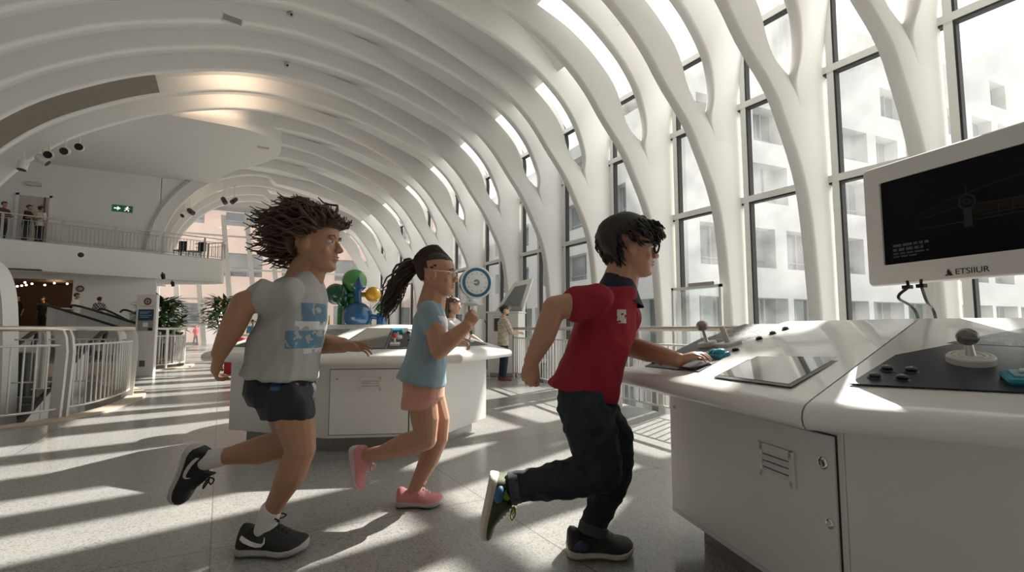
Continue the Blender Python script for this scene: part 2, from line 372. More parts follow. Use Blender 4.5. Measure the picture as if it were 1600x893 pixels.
LO = [(8.95, 5.62), (8.62, 5.86), (8.42, 6.2), (8.26, 6.7), (8.02, 7.12), (7.5, 7.66), (6.85, 8.15), (6.05, 8.52), (4.95, 8.98), (3.6, 9.36), (2.4, 9.58)]
RI = [(9.45, 1.5), (9.35, 2.8), (9.15, 4.0), (8.98, 4.9), (8.92, 5.3), (8.84, 5.56), (8.82, 5.78), (8.72, 6.02), (8.46, 6.4), (8.18, 6.86), (7.76, 7.3), (7.12, 7.74), (6.5, 8.06), (5.8, 8.34), (4.75, 8.66), (3.5, 8.95), (2.4, 9.1)]
def sect(pi, po, y, T):
    d = po - pi; L = d.length; d = d / max(L, 1e-6); h = T / 2; b_ = min(.055, L * .4)
    q = lambda yy, o: Vector((pi.x + d.x * o, y + yy, pi.z + d.z * o))
    return [q(-h, b_), q(-h + .018, .018), q(-h + b_, 0), q(h - b_, 0), q(h - .018, .018), q(h, b_), q(h, L), q(-h, L)]
def along(pts, x=None, z=None):
    return None
def poly_at(P, f):
    """point on polyline P at parameter 0..1 of its length"""
    Q_ = [Vector((a, 0, b)) for a, b in P]; L = [0]
    for a, b in zip(Q_, Q_[1:]): L.append(L[-1] + (b - a).length)
    t = f * L[-1]
    for i in range(len(Q_) - 1):
        if t <= L[i + 1] + 1e-9: return Q_[i].lerp(Q_[i + 1], (t - L[i]) / (L[i + 1] - L[i]))
    return Q_[-1]
def smooth2(P, n=5): return [(p.x, p.z) for p in catmull([(a, 0, b) for a, b in P], n)]
LO_S, RI_S, XO_S = smooth2(LO), smooth2(RI), smooth2([(GX, -4.6), (GX, 0), (GX, 4.5), (GX, 6.5)] + XOUT)
def left_blade(mb, P, N, y0, dl, T=.22, xmin=-99):
    secs = []; i5 = next(i for i, p in enumerate(P) if p.z > 5.5 and p.x > 5); iE = next(i for i, p in enumerate(P) if p.x < 2.3 and p.z > 6)
    for i, (p, n) in enumerate(zip(P, N)):
        if p.x < xmin: break
        if i < i5: po = Vector((GX, 0, p.z + .06 * max(0, p.z)/5)); y = y0 + .2 * sstep(5.0, 6.4, p.z)
        elif i <= iE:
            f = (i - i5) / (iE - i5); po = poly_at(LO_S, f); y = y0 + .2 + (dl - .2) * sstep(.15, .75, f) if dl > .2 else y0 + .2
        else: po = Vector((p.x + n.x * .52, 0, p.z + n.z * .52)); y = y0 + max(dl, .2)
        if i5 <= i <= iE and p.z < 6.4: y = y0 + .2 * sstep(5.0, 6.4, p.z)
        secs.append(sect(p, po, y, T + .05 * (1 - sstep(2, 5.5, p.z) if p.x > 5 else 0)))
    mb.loft(secs)
def right_blade(mb, P, N, y0, dl, T=.22, xmin=-99):
    secs = []; n_ = len(RI_S)
    z0 = XO_S.index(min(XO_S, key=lambda q: abs(q[1] - 4.9))); XR = XO_S[z0:]
    # the outer edge runs up the glass, then bends over the branch
    for i, (x, z) in enumerate(RI_S):
        f = max(0, i - 15) / (n_ - 16); pi = Vector((x, 0, z)); y = y0 - sstep(5.3, 6.6, z) * .42 - (dl - .42) * sstep(6.6, 8.6, z)
        po = (poly_at(XR, min(1, f * 1.12)) if i > 15 else Vector((GX, 0, z + .02))) if x > 5.2 else None
        if po is None:
            g = sstep(5.2, 3.0, x) if False else min(1, max(0, (5.2 - x) / 2.6)); po = Vector((x + .25 * (1 - g), 0, z + .85 - .33 * g))
        secs.append(sect(pi, po, y, T))
    for p, n in zip(P, N):
        if p.x > 2.2 or p.z < 4 and p.x > 0: continue
        if p.x < xmin: break
        secs.append(sect(p, Vector((p.x + n.x * .52, 0, p.z + n.z * .52)), y0 - dl, T))
    mb.loft(secs)
PIL = [-7.6, -5.4, -3.5, -1.7, .1, 1.85, 3.55, 5.35, 7.2, 9.15, 11.55, 13.95, 16.7, 19.8, 23.1, 27.0, 32.0, 36.5]
for i, y in enumerate(PIL):
    pn = PIL[i + 1] if i + 1 < len(PIL) else y + 3.5; pp = PIL[i - 1] if i else y - 2
    dl = (pn - pp) / 8; P, N = (CP, CN) if y < 30 else (TP, TN); xm = .2 if 22 < y < 30 else -99
    mb = MB(); left_blade(mb, P, N, y, dl, xmin=xm); right_blade(mb, P, N, y, dl, xmin=xm)
    struct(mb.build('rib_column', WHITE, smooth=50, origin=(9.3, y, 0)), 'white tree shaped column forking into two vault ribs')
# opaque vault skin behind the ribs (the lower right part is left open for the glass)
def skin(name, P, N, ys, i0, off, th, keep=None):
    mb = MB(); idx = list(range(i0, len(P))); k = 0
    for y in ys:
        of = lambda p: off + .62 * sstep(2.5, 6.0, p.x)
        for i in idx: mb.v.append(Vector((P[i].x + N[i].x * of(P[i]), y, P[i].z + N[i].z * of(P[i]))))
        for i in idx: mb.v.append(Vector((P[i].x + N[i].x * (of(P[i]) + th), y, P[i].z + N[i].z * (of(P[i]) + th))))
    m = len(idx); W = 2 * m
    for a in range(len(ys) - 1):
        for j in range(m - 1):
            if keep and not keep((ys[a] + ys[a + 1]) / 2, P[idx[j]]): continue
            A, B = a * W + j, (a + 1) * W + j
            mb.f += [(A, A + 1, B + 1, B), (A + m, B + m, B + m + 1, A + m + 1)]
        A, B = a * W, (a + 1) * W
        mb.f += [(A, B, B + m, A + m), (A + m - 1, A + W - 1, B + W - 1, B + m - 1)]
    return mb.build(name, WHITE, smooth=60)
iS = next(i for i, p in enumerate(CP) if p.x < 6.95 and p.z > 6)
iT = next(i for i, p in enumerate(TP) if p.x < 6.95 and p.z > 6)
struct(skin('ceiling', CP, CN, [-9.2, 0, 10.4, 21.5, 30.6], iS, .5, .12, lambda y, p: (y < 21.5 or p.x > -.1) and (p.x < 5.9 or y > 10.4)))
struct(skin('ceiling_far_bay', TP, TN, [30.4, 39.4], iT, .5, .12))

# ---- right glazing, one window per bay
GL = [Vector((x + .06, 0, z)) for x, z in smooth2([(GX, -4.6), (GX, 0), (GX, 3.85), (GX, 6.6)] + XOUT, 3)]
def glx(z):
    for a, b in zip(GL, GL[1:]):
        if a.z <= z <= b.z: return a.x + (b.x - a.x) * (z - a.z) / max(1e-6, b.z - a.z)
    return GL[-1].x
bays = [-9.2] + PIL + [39.3]
for k, (a, b) in enumerate(zip(bays, bays[1:])):
    mb = MB(); secs = [[Vector((g.x, a, g.z)), Vector((g.x, b, g.z)), Vector((g.x + .02, b, g.z)), Vector((g.x + .02, a, g.z))] for g in GL]
    mb.loft(secs); wdw = struct(mb.build('window_%d' % (k + 1), GLASS, origin=(9.92, (a + b) / 2, 0)))
    fr = MB(); dk = MB()
    ys = [b - .24]
    if b - a > 2.6: ys.append((a + b) / 2)
    for y in ys:
        pts = [Vector((g.x - .05, y, g.z)) for g in GL]
        fr.loft([[p + Vector((-.09, -.06, 0)), p + Vector((-.09, .06, 0)), p + Vector((.05, .06, 0)), p + Vector((.05, -.06, 0))] for p in pts])
        dk.loft([[p + Vector((-.08, -.095, 0)), p + Vector((-.08, -.062, 0)), p + Vector((.05, -.062, 0)), p + Vector((.05, -.095, 0))] for p in pts])
    for z in (-2.4, -.05, 3.85, 5.95, 7.62):
        if z > GL[-1].z - .1: continue
        x = glx(z) - .06
        fr.box(x - .09, a, z - .065, x + .07, b, z + .065); dk.box(x - .08, a, z - .10, x + .06, b, z - .067)
    fr.build('window_frame', FRAMEW, wdw); dk.build('gasket', DARK, wdw)

# ---- far end glazed wall
YE = 39.2
mb = MB(); mb.box(-5.6, YE, LOWZ, 9.9, YE + .03, 9.3); endw = struct(mb.build('window_end', GLASS2, origin=(1, YE, 0)))
fr = MB()
for (x0, y0), (x1, y1) in [((275, 440), (281, 540)), ((309, 420), (319, 540)), ((349, 336), (364, 540)), ((385, 332), (402, 540)), ((421, 336), (440, 540)), ((455, 345), (478, 540)), ((245, 440), (243, 540)), ((492, 360), (515, 540))]:
    p, q = on_y(x0, y0, YE - .08), on_y(x1, y1, YE - .08); fr.bar(p, q, .3, .2, (0, 1, 0))
for y in (370, 421, 468, 507): z = on_y(370, y, YE).z; fr.box(-5.6, YE - .14, z - .06, 9.9, YE - .02, z + .06)
fr.build('window_frame', FRAMEW, endw)
mb = MB(); mb.box(-7.9, 39.2, 9.0, 10, 39.5, 11); struct(mb.build('wall_end_top', WALLW))

# ---- left wing wall with mezzanine, cafe opening and round edged soffit
YW = 30.5
def rect_wall(name, x0, x1, z0, z1, y, th, holes, mat):
    """wall with rectangular openings, in cells"""
    xs = sorted({x0, x1, *[h[0] for h in holes], *[h[1] for h in holes]}); zs = sorted({z0, z1, *[h[2] for h in holes], *[h[3] for h in holes]})
    mb = MB()
    for a, b in zip(xs, xs[1:]):
        for c, d in zip(zs, zs[1:]):
            if any(h[0] <= a and b <= h[1] and h[2] <= c and d <= h[3] for h in holes): continue
            mb.box(a, y, c, b, y + th, d)
    return mb.build(name, mat)
CAFE = (-8.6, -6.02, 0.0, 3.33)
struct(rect_wall('wall_left', -9.6, -2.86, LOWZ, 9.7, YW, .3, [CAFE], WALLW))
mb = MB(); mb.box(-9.9, 21.3, LOWZ, -9.6, 36.5, 9.7); struct(mb.build('wall_side', WALLW))
CAFEB = M('cafe_brown_wall', (.10, .06, .04), .7, var=.15, vscale=2); CAFEW = M('cafe_wood_panel', (.28, .15, .07), .45, var=.2, vscale=3)
mb = MB(); mb.box(-9.4, 35.6, 0, -5.6, 35.9, 3.9); struct(mb.build('wall_cafe_back', CAFEB))
mb = MB(); mb.box(-5.95, YW + .3, 0, -5.7, 35.9, 3.9); struct(mb.build('wall_cafe_side', CAFEW))
mb = MB(); mb.box(-9.4, YW + .3, 3.4, -5.7, 35.9, 3.6); struct(mb.build('ceiling_cafe', CAFEB))
mb = MB(); mb.box(-9.6, YW, -.3, -5.6, 36, .95); struct(mb.build('floor_cafe', TERR))
# walls that close the hall behind the camera and low on the left
mb = MB(); mb.box(-8, -9.5, LOWZ, 10, -9.2, 9.6); struct(mb.build('wall_rear', M('rear_wall_grey', (.16, .155, .15), .7)))
mb = MB(); mb.box(-7.95, 6.4, LOWZ, -7.75, 21, 1); struct(mb.build('wall_stairwell', WALLW))
# smooth soffit between the last wide rib and the wing wall
SOF = [(-9.6, 21.3), (-1.0, 21.3), (.6, 21.45), (1.5, 22.1), (1.9, 23.1), (1.85, 24.2), (1.5, 25.3), (.8, 26.6), (.1, 27.9), (-.3, 29.2), (-.5, 30.5), (-9.6, 30.5)]
SOFc = [SOF[0]] + [(p.x, p.y) for p in catmull([(a, b, 0) for a, b in SOF[1:-1]], 6)] + [SOF[-1]]
mb = MB(); mb.loft([[Vector((x, y, z)) for x, y in SOFc] for z in (8.62, 9.7)]); struct(mb.build('ceiling_soffit', WALLW, smooth=30))
spn = [Vector((p.x, YW, p.z)) for p in TP if p.x < 1.2 and p.z > 4.8]
mb = MB(); poly2 = spn + [Vector((-2.9, YW, 9.9)), Vector((1.3, YW, 9.9))]; mb.prism(poly2, (0, .12, 0)); struct(mb.build('wall_arch', WALLW))
mb = MB(); mb.box(-9.9, 21.2, 8.3, -6.6, 21.5, 9.7); mb.box(-9.9, 21.2, LOWZ, -7.3, 21.5, 8.3); struct(mb.build('wall_wing', WALLW))
# mezzanine slab with curved tip
MZ = 4.78
A0, A1 = Vector((-9.3, 27.9, MZ)), Vector((-.35, 31.3, MZ))
front = [A0.lerp(A1, t / 8) for t in range(9)]
tipc = [Vector((-.05, 31.55, MZ)), Vector((.02, 31.95, MZ)), Vector((-.3, 32.7, MZ)), Vector((-1.2, 33.5, MZ)), Vector((-2.9, 34.3, MZ))]
edge = catmull(front[:-1:2] + [front[-1]] + tipc, 6)
poly = edge + [Vector((-2.9, 36, MZ)), Vector((-9.3, 36, MZ))]
mb = MB(); mb.loft([[p + Vector((0, 0, -1.25)) for p in poly], [p + Vector((0, 0, -.95)) + Vector((0, -.12, 0)) * (1 if i < len(edge) else 0) for i, p in enumerate(poly)], [p + Vector((0, -.12, -.05)) * 1 if i < len(edge) else p + Vector((0, 0, -.05)) for i, p in enumerate(poly)], [p for p in poly]])
struct(mb.build('floor_mezzanine', WALLW, smooth=35, origin=(-5, 30, MZ)), 'white mezzanine slab with a rounded tip')
# warm cove recess and dark slot between two vault ribs
SLOT = M('slot_wood_panel', (.20, .175, .14), .6, var=.15, vscale=6)
mb = MB(); secs = []
for p, n in zip(CP, CN):
    if -6.6 < p.x < -1.9 and p.z > 3:
        secs.append([Vector((p.x + n.x * o, yy, p.z + n.z * o)) for yy, o in ((17.6, .05), (18.9, .05), (18.9, .12), (17.6, .12))])
mb.loft(secs); struct(mb.build('ceiling_slot_panel', SLOT), 'dark timber panel let into a gap of the ribbed vault')

# ---- outside: white office wing and stone block
CONC = M('white_concrete_facade', (.47, .47, .465), .8, var=.05, vscale=.5, bump=.05, bscale=3)
STONE = M('pink_stone_facade', (.66, .50, .42), .8, var=.12, vscale=.6)
WGL = M('dark_window_glass', (.10, .12, .13), .06, spec=1.0, var=.5, vscale=.7)
WGL2 = M('shop_window_glass', (.07, .10, .095), .06, spec=1.0, var=.3, vscale=.5)
BLIND = M('window_blind', (.33, .34, .34), .8, var=.2, vscale=20)
def facade(root, O, u, L, ztop, cells, mat, depth, thick, ends=(0, 1)):
    """wall in the plane O + u, with reveals; a window part in each cell"""
    u = Vector(u).normalized(); n = Vector((u.y, -u.x, 0)); O = Vector(O)
    xs = sorted({0, L, *[c[0] for c in cells], *[c[1] for c in cells]}); zs = sorted({LOWZ, *[c[2] for c in cells], *[c[3] for c in cells]})
    P = lambda a, z, d=0: O + u * a - n * d + Vector((0, 0, z - O.z)); mb = MB()
    for a, b in zip(xs, xs[1:]):
        for c, d in zip(zs, zs[1:]):
            hit = any(h[0] <= a + 1e-6 and b <= h[1] + 1e-6 and h[2] <= c + 1e-6 and d <= h[3] + 1e-6 for h in cells)
            if not hit: mb.add([P(a, c), P(b, c), P(b, d), P(a, d)], [(0, 1, 2, 3)])
        t0, t1 = ztop(a), ztop(b); c = zs[-1]
        mb.add([P(a, c), P(b, c), P(b, t1), P(a, t0)], [(0, 1, 2, 3)])
        mb.add([P(a, t0), P(b, t1), P(b, t1, thick), P(a, t0, thick)], [(0, 1, 2, 3)])
    for (a, b, c, d) in cells:
        mb.add([P(a, c), P(b, c), P(b, c, depth), P(a, c, depth)], [(0, 1, 2, 3)]); mb.add([P(a, d), P(b, d), P(b, d, depth), P(a, d, depth)], [(0, 1, 2, 3)])
        mb.add([P(a, c), P(a, d), P(a, d, depth), P(a, c, depth)], [(0, 1, 2, 3)]); mb.add([P(b, c), P(b, d), P(b, d, depth), P(b, c, depth)], [(0, 1, 2, 3)])
    for a in [L * e for e in ends]: mb.add([P(a, LOWZ), P(a, ztop(a)), P(a, ztop(a), thick), P(a, LOWZ, thick)], [(0, 1, 2, 3)])
    mb.add([P(0, LOWZ, thick), P(L, LOWZ, thick), P(L, ztop(L), thick), P(0, ztop(0), thick)], [(0, 1, 2, 3)])
    mb.build('wall', mat, root, recalc=False)
    for i, (a, b, c, d) in enumerate(cells):
        shop = c < LOWZ + 1.5
        wn = MB(); wn.add([P(a, c, depth), P(b, c, depth), P(b, d, depth), P(a, d, depth)], [(0, 1, 2, 3)])
        pane = wn.build('window', WGL2 if shop else (BLIND if rnd.random() < .22 else WGL), root, recalc=False)
        fm = MB(); k = 3 if shop else 2
        for j in range(1, k): x = a + (b - a) * (j / k if shop else .62); fm.frame_box(P(x, (c + d) / 2, depth - .06), u * .05, n * .06, Vector((0, 0, (d - c) / 2)))
        for z in ([c + (d - c) * .72] if shop else [c + (d - c) * .22]): fm.frame_box(P((a + b) / 2, z, depth - .06), u * ((b - a) / 2), n * .05, Vector((0, 0, .04)))
        fm.build('window_bar', M('window_bar_grey', (.22, .23, .23), .5), pane)
OW = empty('office_building', (40, 24, LOWZ), 'white concrete office wing with deep square windows across the street', 'building')
O1, U1 = Vector((22.3, 19.6, 0)), Vector((.995, -.097, 0)); cells = []
OTOP = lambda a: 16 + .19 * a + .25 * max(0, a - 25.4)
for r, z in enumerate((4.7, 8.7, 12.5, 16.2, 19.8)):
    a = .9 + (.8 if r % 2 else 0)
    while a < 37:
        wd = 2.5 + .5 * ((int(a * 7) + r) % 3)
        if z + 2.6 < OTOP(a) and a + wd < 38.4: cells.append((a, a + wd, z, z + 2.15 + (.25 if r < 2 else 0)))
        a += wd + 1.0
a = .5
while a < 37: cells.append((a, a + 3.4, LOWZ + .4, 2.9)); a += 3.9
facade(OW, O1, U1, 38.7, OTOP, cells, CONC, .9, 7, (1,))
cells = []
for r, z in enumerate((4.7, 8.7, 12.2)):
    a = 1.0
    while a < 40: cells.append((a, a + 3.2, z, z + 2.0)); a += 4.9
a = .6
while a < 40: cells.append((a, a + 4.2, LOWZ + .4, 2.9)); a += 4.9
UE = Vector((-U1.y, U1.x, 0)).normalized()
facade(OW, O1 + UE * 44, -UE, 44, lambda a: 15.2, cells, CONC, .7, 5, (0,))
SB = empty('stone_building', (0, 58, LOWZ), 'pink stone block with dark windows beyond the glazed far end', 'building'); cells = []
for z in (-2.5, 1.2, 6.2, 11.2, 16.0):
    a = 1.2
    while a < 40: cells.append((a, a + 3.4, z, z + 2.3)); a += 5.2
facade(SB, (-22, 57, 0), (1, 0, 0), 46, lambda a: 24, cells, STONE, .45, 6)
# ================================================================== RAILINGS
RAILTOP = M('handrail_steel', (.60, .55, .48), .3, .85, var=.04)
def railing(name, pts, label, zb=0.0, h=1.08, nb=.115, posts=(), postw=.09, big=False, group=None, rr=.03, lean=0.0, mat=None):
    C = catmull([(a, b, zb) for a, b in pts], 10); root = empty(name, C[len(C) // 2], label, 'railing', group); mat = mat or RAILW
    L = [0]
    for a, b in zip(C, C[1:]): L.append(L[-1] + (b - a).length)
    def at(s):
        s = min(max(s, 0), L[-1] - 1e-6)
        for i in range(len(L) - 1):
            if L[i] <= s <= L[i + 1]:
                t = (s - L[i]) / max(1e-9, L[i + 1] - L[i]); return C[i].lerp(C[i + 1], t), (C[i + 1] - C[i]).normalized()
    mb = MB(); mb.tube([p + Vector((0, 0, h)) for p in C], rr, 10); mb.build('handrail', RAILTOP, root, smooth='all')
    for z, nm in ((h - .2, 'upper_rail'), (.12, 'lower_rail')):
        mb = MB(); mb.tube([p + Vector((0, 0, z)) for p in C], .014, 6); mb.build(nm, mat, root, smooth='all')
    n = int(L[-1] / nb); cnt = 0; rest = MB()
    for i in range(n):
        p, d = at((i + .5) * nb)
        if any(abs((i + .5) * nb - q) < .09 for q in posts): continue
        if cnt < 95:
            mb = MB(); mb.tube([p + Vector((0, 0, .12)), p + Vector((0, 0, h - .2))], .0105, 6); mb.build('baluster', mat, root, smooth='all')
        else: rest.tube([p + Vector((0, 0, .12)), p + Vector((0, 0, h - .2))], .0105, 5)
        cnt += 1
    if rest.v: rest.build('balusters', mat, root)['kind'] = 'stuff'
    for q in posts:
        p, d = at(q); nn = Vector((d.y, -d.x, 0)); mb = MB()
        if big:
            for e in (-.045, .045):
                prof = [(0, 0), (.02, .4), (.035, .8), (.01, h - .1), (-.03, h - .02)]
                mb.loft([[p + d * (e - .016) + nn * (o - .09) + Vector((0, 0, z)), p + d * (e + .016) + nn * (o - .09) + Vector((0, 0, z)), p + d * (e + .016) + nn * (o + .05) + Vector((0, 0, z)), p + d * (e - .016) + nn * (o + .05) + Vector((0, 0, z))] for o, z in prof])
            mb.frame_box(p + Vector((0, 0, .006)), d * .1, nn * .1, Vector((0, 0, .006)))
        else:
            mb.bar(p, p + Vector((0, 0, h)), .02, postw, d)
        mb.build('post', mat, root)
    return root
railing('railing', [(-3.9, 7.05)] + HOLE[2:9] + [(-2.0, 12.1), (-3.2, 12.4)], 'white curved railing with steel handrail round the open stairwell in the foreground left', posts=(2.55, 4.75, 6.1, 7.6), big=True)
railing('railing', [(-2.0, 15.3), (-1.5, 16.3), (-1.05, 17.1), (-.9, 17.9), (-1.0, 18.7), (-1.6, 19.5), (-2.7, 20.1)], 'short white railing standing just behind the white information pillar', posts=(1.6, 2.9, 4.2))
railing('railing', RAIL_R[:-1], 'long straight railing before the glazed wall, running behind the boy in red', posts=(.05, 2.2, 4.4, 6.4, 8.2, 10), nb=.12)
mzr = [(p.x, p.y) for p in edge if p.x > -9.2]
mzr = [(x, y + .15) for x, y in mzr[::3]]
railing('railing', mzr[:-1], 'grey railing along the edge of the white mezzanine balcony', zb=MZ, h=1.08, nb=.15, posts=(1.1, 3.0, 4.9, 6.8, 8.7, 10.6, 11.7), mat=M('rail_grey_paint', (.42, .40, .37), .5))

# ================================================================== CONSOLES
PANELD = text_panel_mat('dark_blue_printed_panel', (.012, .017, .028), (.30, .31, .33), .32, 70, 20, .5)
PANELP = M('dark_blue_panel', (.016, .022, .034), .3)
PANELG = text_panel_mat('grey_printed_panel', (.06, .06, .063), (.55, .53, .50), .65, 30, 12, .38)
PANELGP = M('grey_panel', (.06, .06, .063), .55)
SCREEN = M('console_screen_glass', (.16, .15, .13), .05, spec=1.0, coat=.6)
SCREEND = M('console_screen_dim', (.10, .092, .078), .12, spec=.35)
SCRFR = M('screen_black_edge', (.015, .015, .015), .4)
CHROME = M('chrome', (.75, .73, .70), .12, 1.0)
JBALL = M('joystick_grey_ball', (.20, .18, .16), .18, .3)
JPLATE = M('joystick_plate_beige', (.72, .69, .64), .4)
BLUEP = M('turquoise_plastic', (.02, .28, .40), .25)
REDP = M('red_plastic', (.55, .03, .03), .35)
CPROF = [(.0, .772), (-.20, .778), (-.25, .785), (-.268, .80), (-.274, .82), (-.268, .84), (-.248, .857), (-.21, .868), (.80, 1.122), (.825, 1.122), (.835, 1.10), (.835, .772)]
PLN = lambda t: .868 + (t + .21) * (1.122 - .868) / 1.01
class Desk:
    """one console segment between front body points a (left as seen by the user) and b"""
    def __init__(s, a, b, ea, eb, label, group, la=0.0, lb=0.0, zb=.13):
        s.a, s.b = Vector((*a, 0)), Vector((*b, 0)); s.d = (s.b - s.a).normalized(); s.n = Vector((s.d.y, -s.d.x, 0)) * -1
        s.ea = Vector((*ea, 0)) if ea else s.n.copy(); s.eb = Vector((*eb, 0)) if eb else s.n.copy(); s.la, s.lb = la, lb
        s.root = empty('console_desk', (s.a + s.b) / 2, label, 'console', group)
        top = MB(); secs = []
        for e, p, sg, l in ((s.ea, s.a, -1, la), (s.eb, s.b, 1, lb)):
            secs.append([p + e * t + s.d * sg * l + Vector((0, 0, z)) for t, z in CPROF])
        top.loft(secs); s.top = top.build('worktop', GLOSSW, s.root, smooth=35)
        bd = MB(); pa, pb = s.a + s.d * .0, s.b
        q = [pa, pb, pb + s.eb * .74, pa + s.ea * .74]
        bd.prism([v + Vector((0, 0, zb)) for v in q], (0, 0, .774 - zb)); s.body = bd.build('cabinet', CABW, s.root, bevel=.006)
        pl = MB(); pq = [pa + s.ea * .12 + s.d * (.1 if not ea else 0), pb + s.eb * .12 - s.d * (.1 if not eb else 0), pb + s.eb * .68 - s.d * (.1 if not eb else 0), pa + s.ea * .68 + s.d * (.1 if not ea else 0)]
        pl.prism(pq, (0, 0, zb + .002)); pl.build('plinth', GREYM, s.root)
        s.tn = (s.n * -(1.122 - .868) + Vector((0, 0, 1.01))).normalized(); s.tp = s.a + Vector((0, 0, PLN(0)))
        s.tu = (s.n * 1.01 + Vector((0, 0, .254))).normalized()
    def T(s, px, py, lift=0): return on_plane(px, py, s.tp + s.tn * lift, s.tn)
    def uv(s, u, t, lift=0.0):      # u metres along the front from a, t metres back
        return s.a + s.d * u + s.n * t + Vector((0, 0, PLN(t))) + s.tn * lift
    def Fp(s, px, py, out=0.0): return on_plane(px, py, s.a - s.n * out, s.n)
    def slab(s, name, quad, mat, lift=.001, th=.003, parent=None, uvm=False):
        mb = MB(); mb.prism([q + s.tn * lift for q in quad], s.tn * th); o = mb.build(name, mat, parent or s.root)
        if uvm: uv_planar(o, quad[0], quad[1] - quad[0], quad[-1] - quad[0])
        return o
    def door(s, u0, u1, z0, z1, vent=None, locks=(), cap=True):
        mb = MB(); c = s.a + s.d * ((u0 + u1) / 2) + Vector((0, 0, (z0 + z1) / 2)) - s.n * .006
        gp = MB(); gp.frame_box(c + s.n * .0045, s.d * ((u1 - u0) / 2 + .005), s.n * .002, Vector((0, 0, (z1 - z0) / 2 + .005))); gp.build('door_gap', SCRFR, s.root)
        mb.frame_box(c, s.d * ((u1 - u0) / 2), s.n * .006, Vector((0, 0, (z1 - z0) / 2))); dr = mb.build('door', CABW, s.root, bevel=.003)
        if vent:
            u, z, wd, ht = vent; vb = MB(); c = s.a + s.d * u + Vector((0, 0, z)) - s.n * .015
            for sg in (-1, 1):
                vb.frame_box(c + s.d * sg * wd / 2, s.d * .014, s.n * .006, Vector((0, 0, ht / 2 + .014))); vb.frame_box(c + Vector((0, 0, sg * ht / 2)), s.d * (wd / 2), s.n * .006, Vector((0, 0, .014)))
            for k in range(4):
                zz = -ht / 2 + ht * (k + .5) / 4
                vb.frame_box(c + Vector((0, 0, zz)), s.d * (wd / 2), (s.n * .005 + Vector((0, 0, .0065))), (Vector((0, 0, .004)) - s.n * .003))
            ve = vb.build('vent', GLOSSW, dr)
            vk = MB(); vk.frame_box(c + s.n * .0015, s.d * (wd / 2), s.n * .001, Vector((0, 0, ht / 2))); vk.build('vent_shade', M('vent_shadow_grey', (.12, .115, .11), .7), dr)  # thin dark sheet on the door face, coloured as shade between the slats
        for (u, z, r) in locks:
            lk = MB(); c = s.a + s.d * u + Vector((0, 0, z)) - s.n * .012
            lk.lathe(c, [(r, 0), (r, .005), (r * .8, .007), (r * .55, .007), (r * .5, .003), (r * .15, .003), (.0001, .003)], 20, -s.n); lk.build('lock', CHROME, dr, smooth=40)
        return dr
    def button(s, c, r=.016, cap=None):
        mb = MB(); mb.lathe(c, [(r * 1.35, 0), (r * 1.4, .004), (r * 1.15, .009), (r, .009), (r, .016), (r * .8, .019), (.0001, .020)], 22, s.tn)
        o = mb.build('button', BLACK, s.root, smooth=40); m2 = MB(); m2.ball(c + s.tn * .019, r * .3, 8, 6); m2.build('button_mark', M('button_grey_mark', (.5, .5, .5), .3), o, smooth='all'); return o
    def joystick(s, c, disc_r, ball_r, hgt, tilt=(0, 0), ballm=None, square=False, stick=None):
        ax = (s.tn + s.d * tilt[0] + s.n * tilt[1]).normalized()
        mb = MB()
        if square: mb.frame_box(c + s.tn * .012, s.d * disc_r, s.tu * disc_r * .8, s.tn * .012)
        else: mb.lathe(c, [(disc_r * .93, 0), (disc_r, .004), (disc_r, .022), (disc_r * .95, .027), (disc_r * .8, .027), (disc_r * .79, .024), (disc_r * .75, .024), (disc_r * .74, .027), (disc_r * .55, .027), (disc_r * .54, .024), (disc_r * .5, .024), (disc_r * .49, .027), (.0001, .027)], 36, s.tn)
        b = mb.build('joystick_base', JPLATE, s.root, smooth=30, bevel=.004 if square else 0)
        st = MB(); st.tube([c + s.tn * .02, c + s.tn * .02 + ax * hgt], [disc_r * .24, disc_r * .17] if not stick else [stick, stick * .9], 14); so = st.build('joystick_shaft', STEEL if not square else JPLATE, b, smooth=40)
        if ball_r:
            bb = MB(); bb.ell(c + s.tn * .02 + ax * (hgt + ball_r * .7), s.d * ball_r, s.tu * ball_r, s.tn * ball_r * .92, 24, 16); bb.build('joystick_ball', ballm or JBALL, b, smooth='all')
# --- right console (near): A faces left, B turns towards us
a0, a1 = (2.10, 2.0), (1.752, .935); b1 = (2.29, .06)
eJ = (1.0, .12)
A = Desk(a0, a1, None, eJ, 'near white control desk with a sloping screen, touched by the boy in red', 'near white control desks', la=.07, lb=-.003)
B = Desk(a1, b1, eJ, None, 'near white control desk with dark blue panel and big ball joystick, at the right edge', 'near white control desks', la=-.003)
LA = (A.b - A.a).length
A.door(.045, LA - .03, .16, .728, vent=(LA * .735, .575, .17, .10), locks=((LA * .935, .635, .020), (LA * .95, .445, .016), (.055 + .02, .675, .009)))
Q = lambda D, pts: [D.T(*p) for p in pts]
A.slab('screen_surround', Q(A, [(1116, 590), (1236, 606), (1400, 515), (1266, 512.5)]), SCRFR)
A.slab('screen', Q(A, [(1124, 587), (1233, 601.5), (1386, 517), (1270, 515)]), SCREEN, .003, .002)
A.slab('control_panel', Q(A, [(1008, 572.5), (1092, 581), (1176, 538), (1098, 528)]), PANELGP)
A.slab('printed_panel', Q(A, [(1100, 530), (1176, 537.5), (1257, 506.5), (1163, 507)]), PANELG, uvm=True)
A.joystick(A.T(1106, 541), .050, .032, .075, (-.12, .05), M('joystick_rosy_ball', (.42, .33, .30), .2, .4))
A.joystick(A.T(1139, 541), .055, 0, .085, (-.22, .0), square=True, stick=.014)
for p in ((1187, 531.5), (1208, 523), (1228, 516)): A.button(A.T(*p), .015)
A.button(A.T(1150, 549.5), .016); A.button(A.T(1022, 568.5), .009); A.button(A.T(1034, 570), .009)
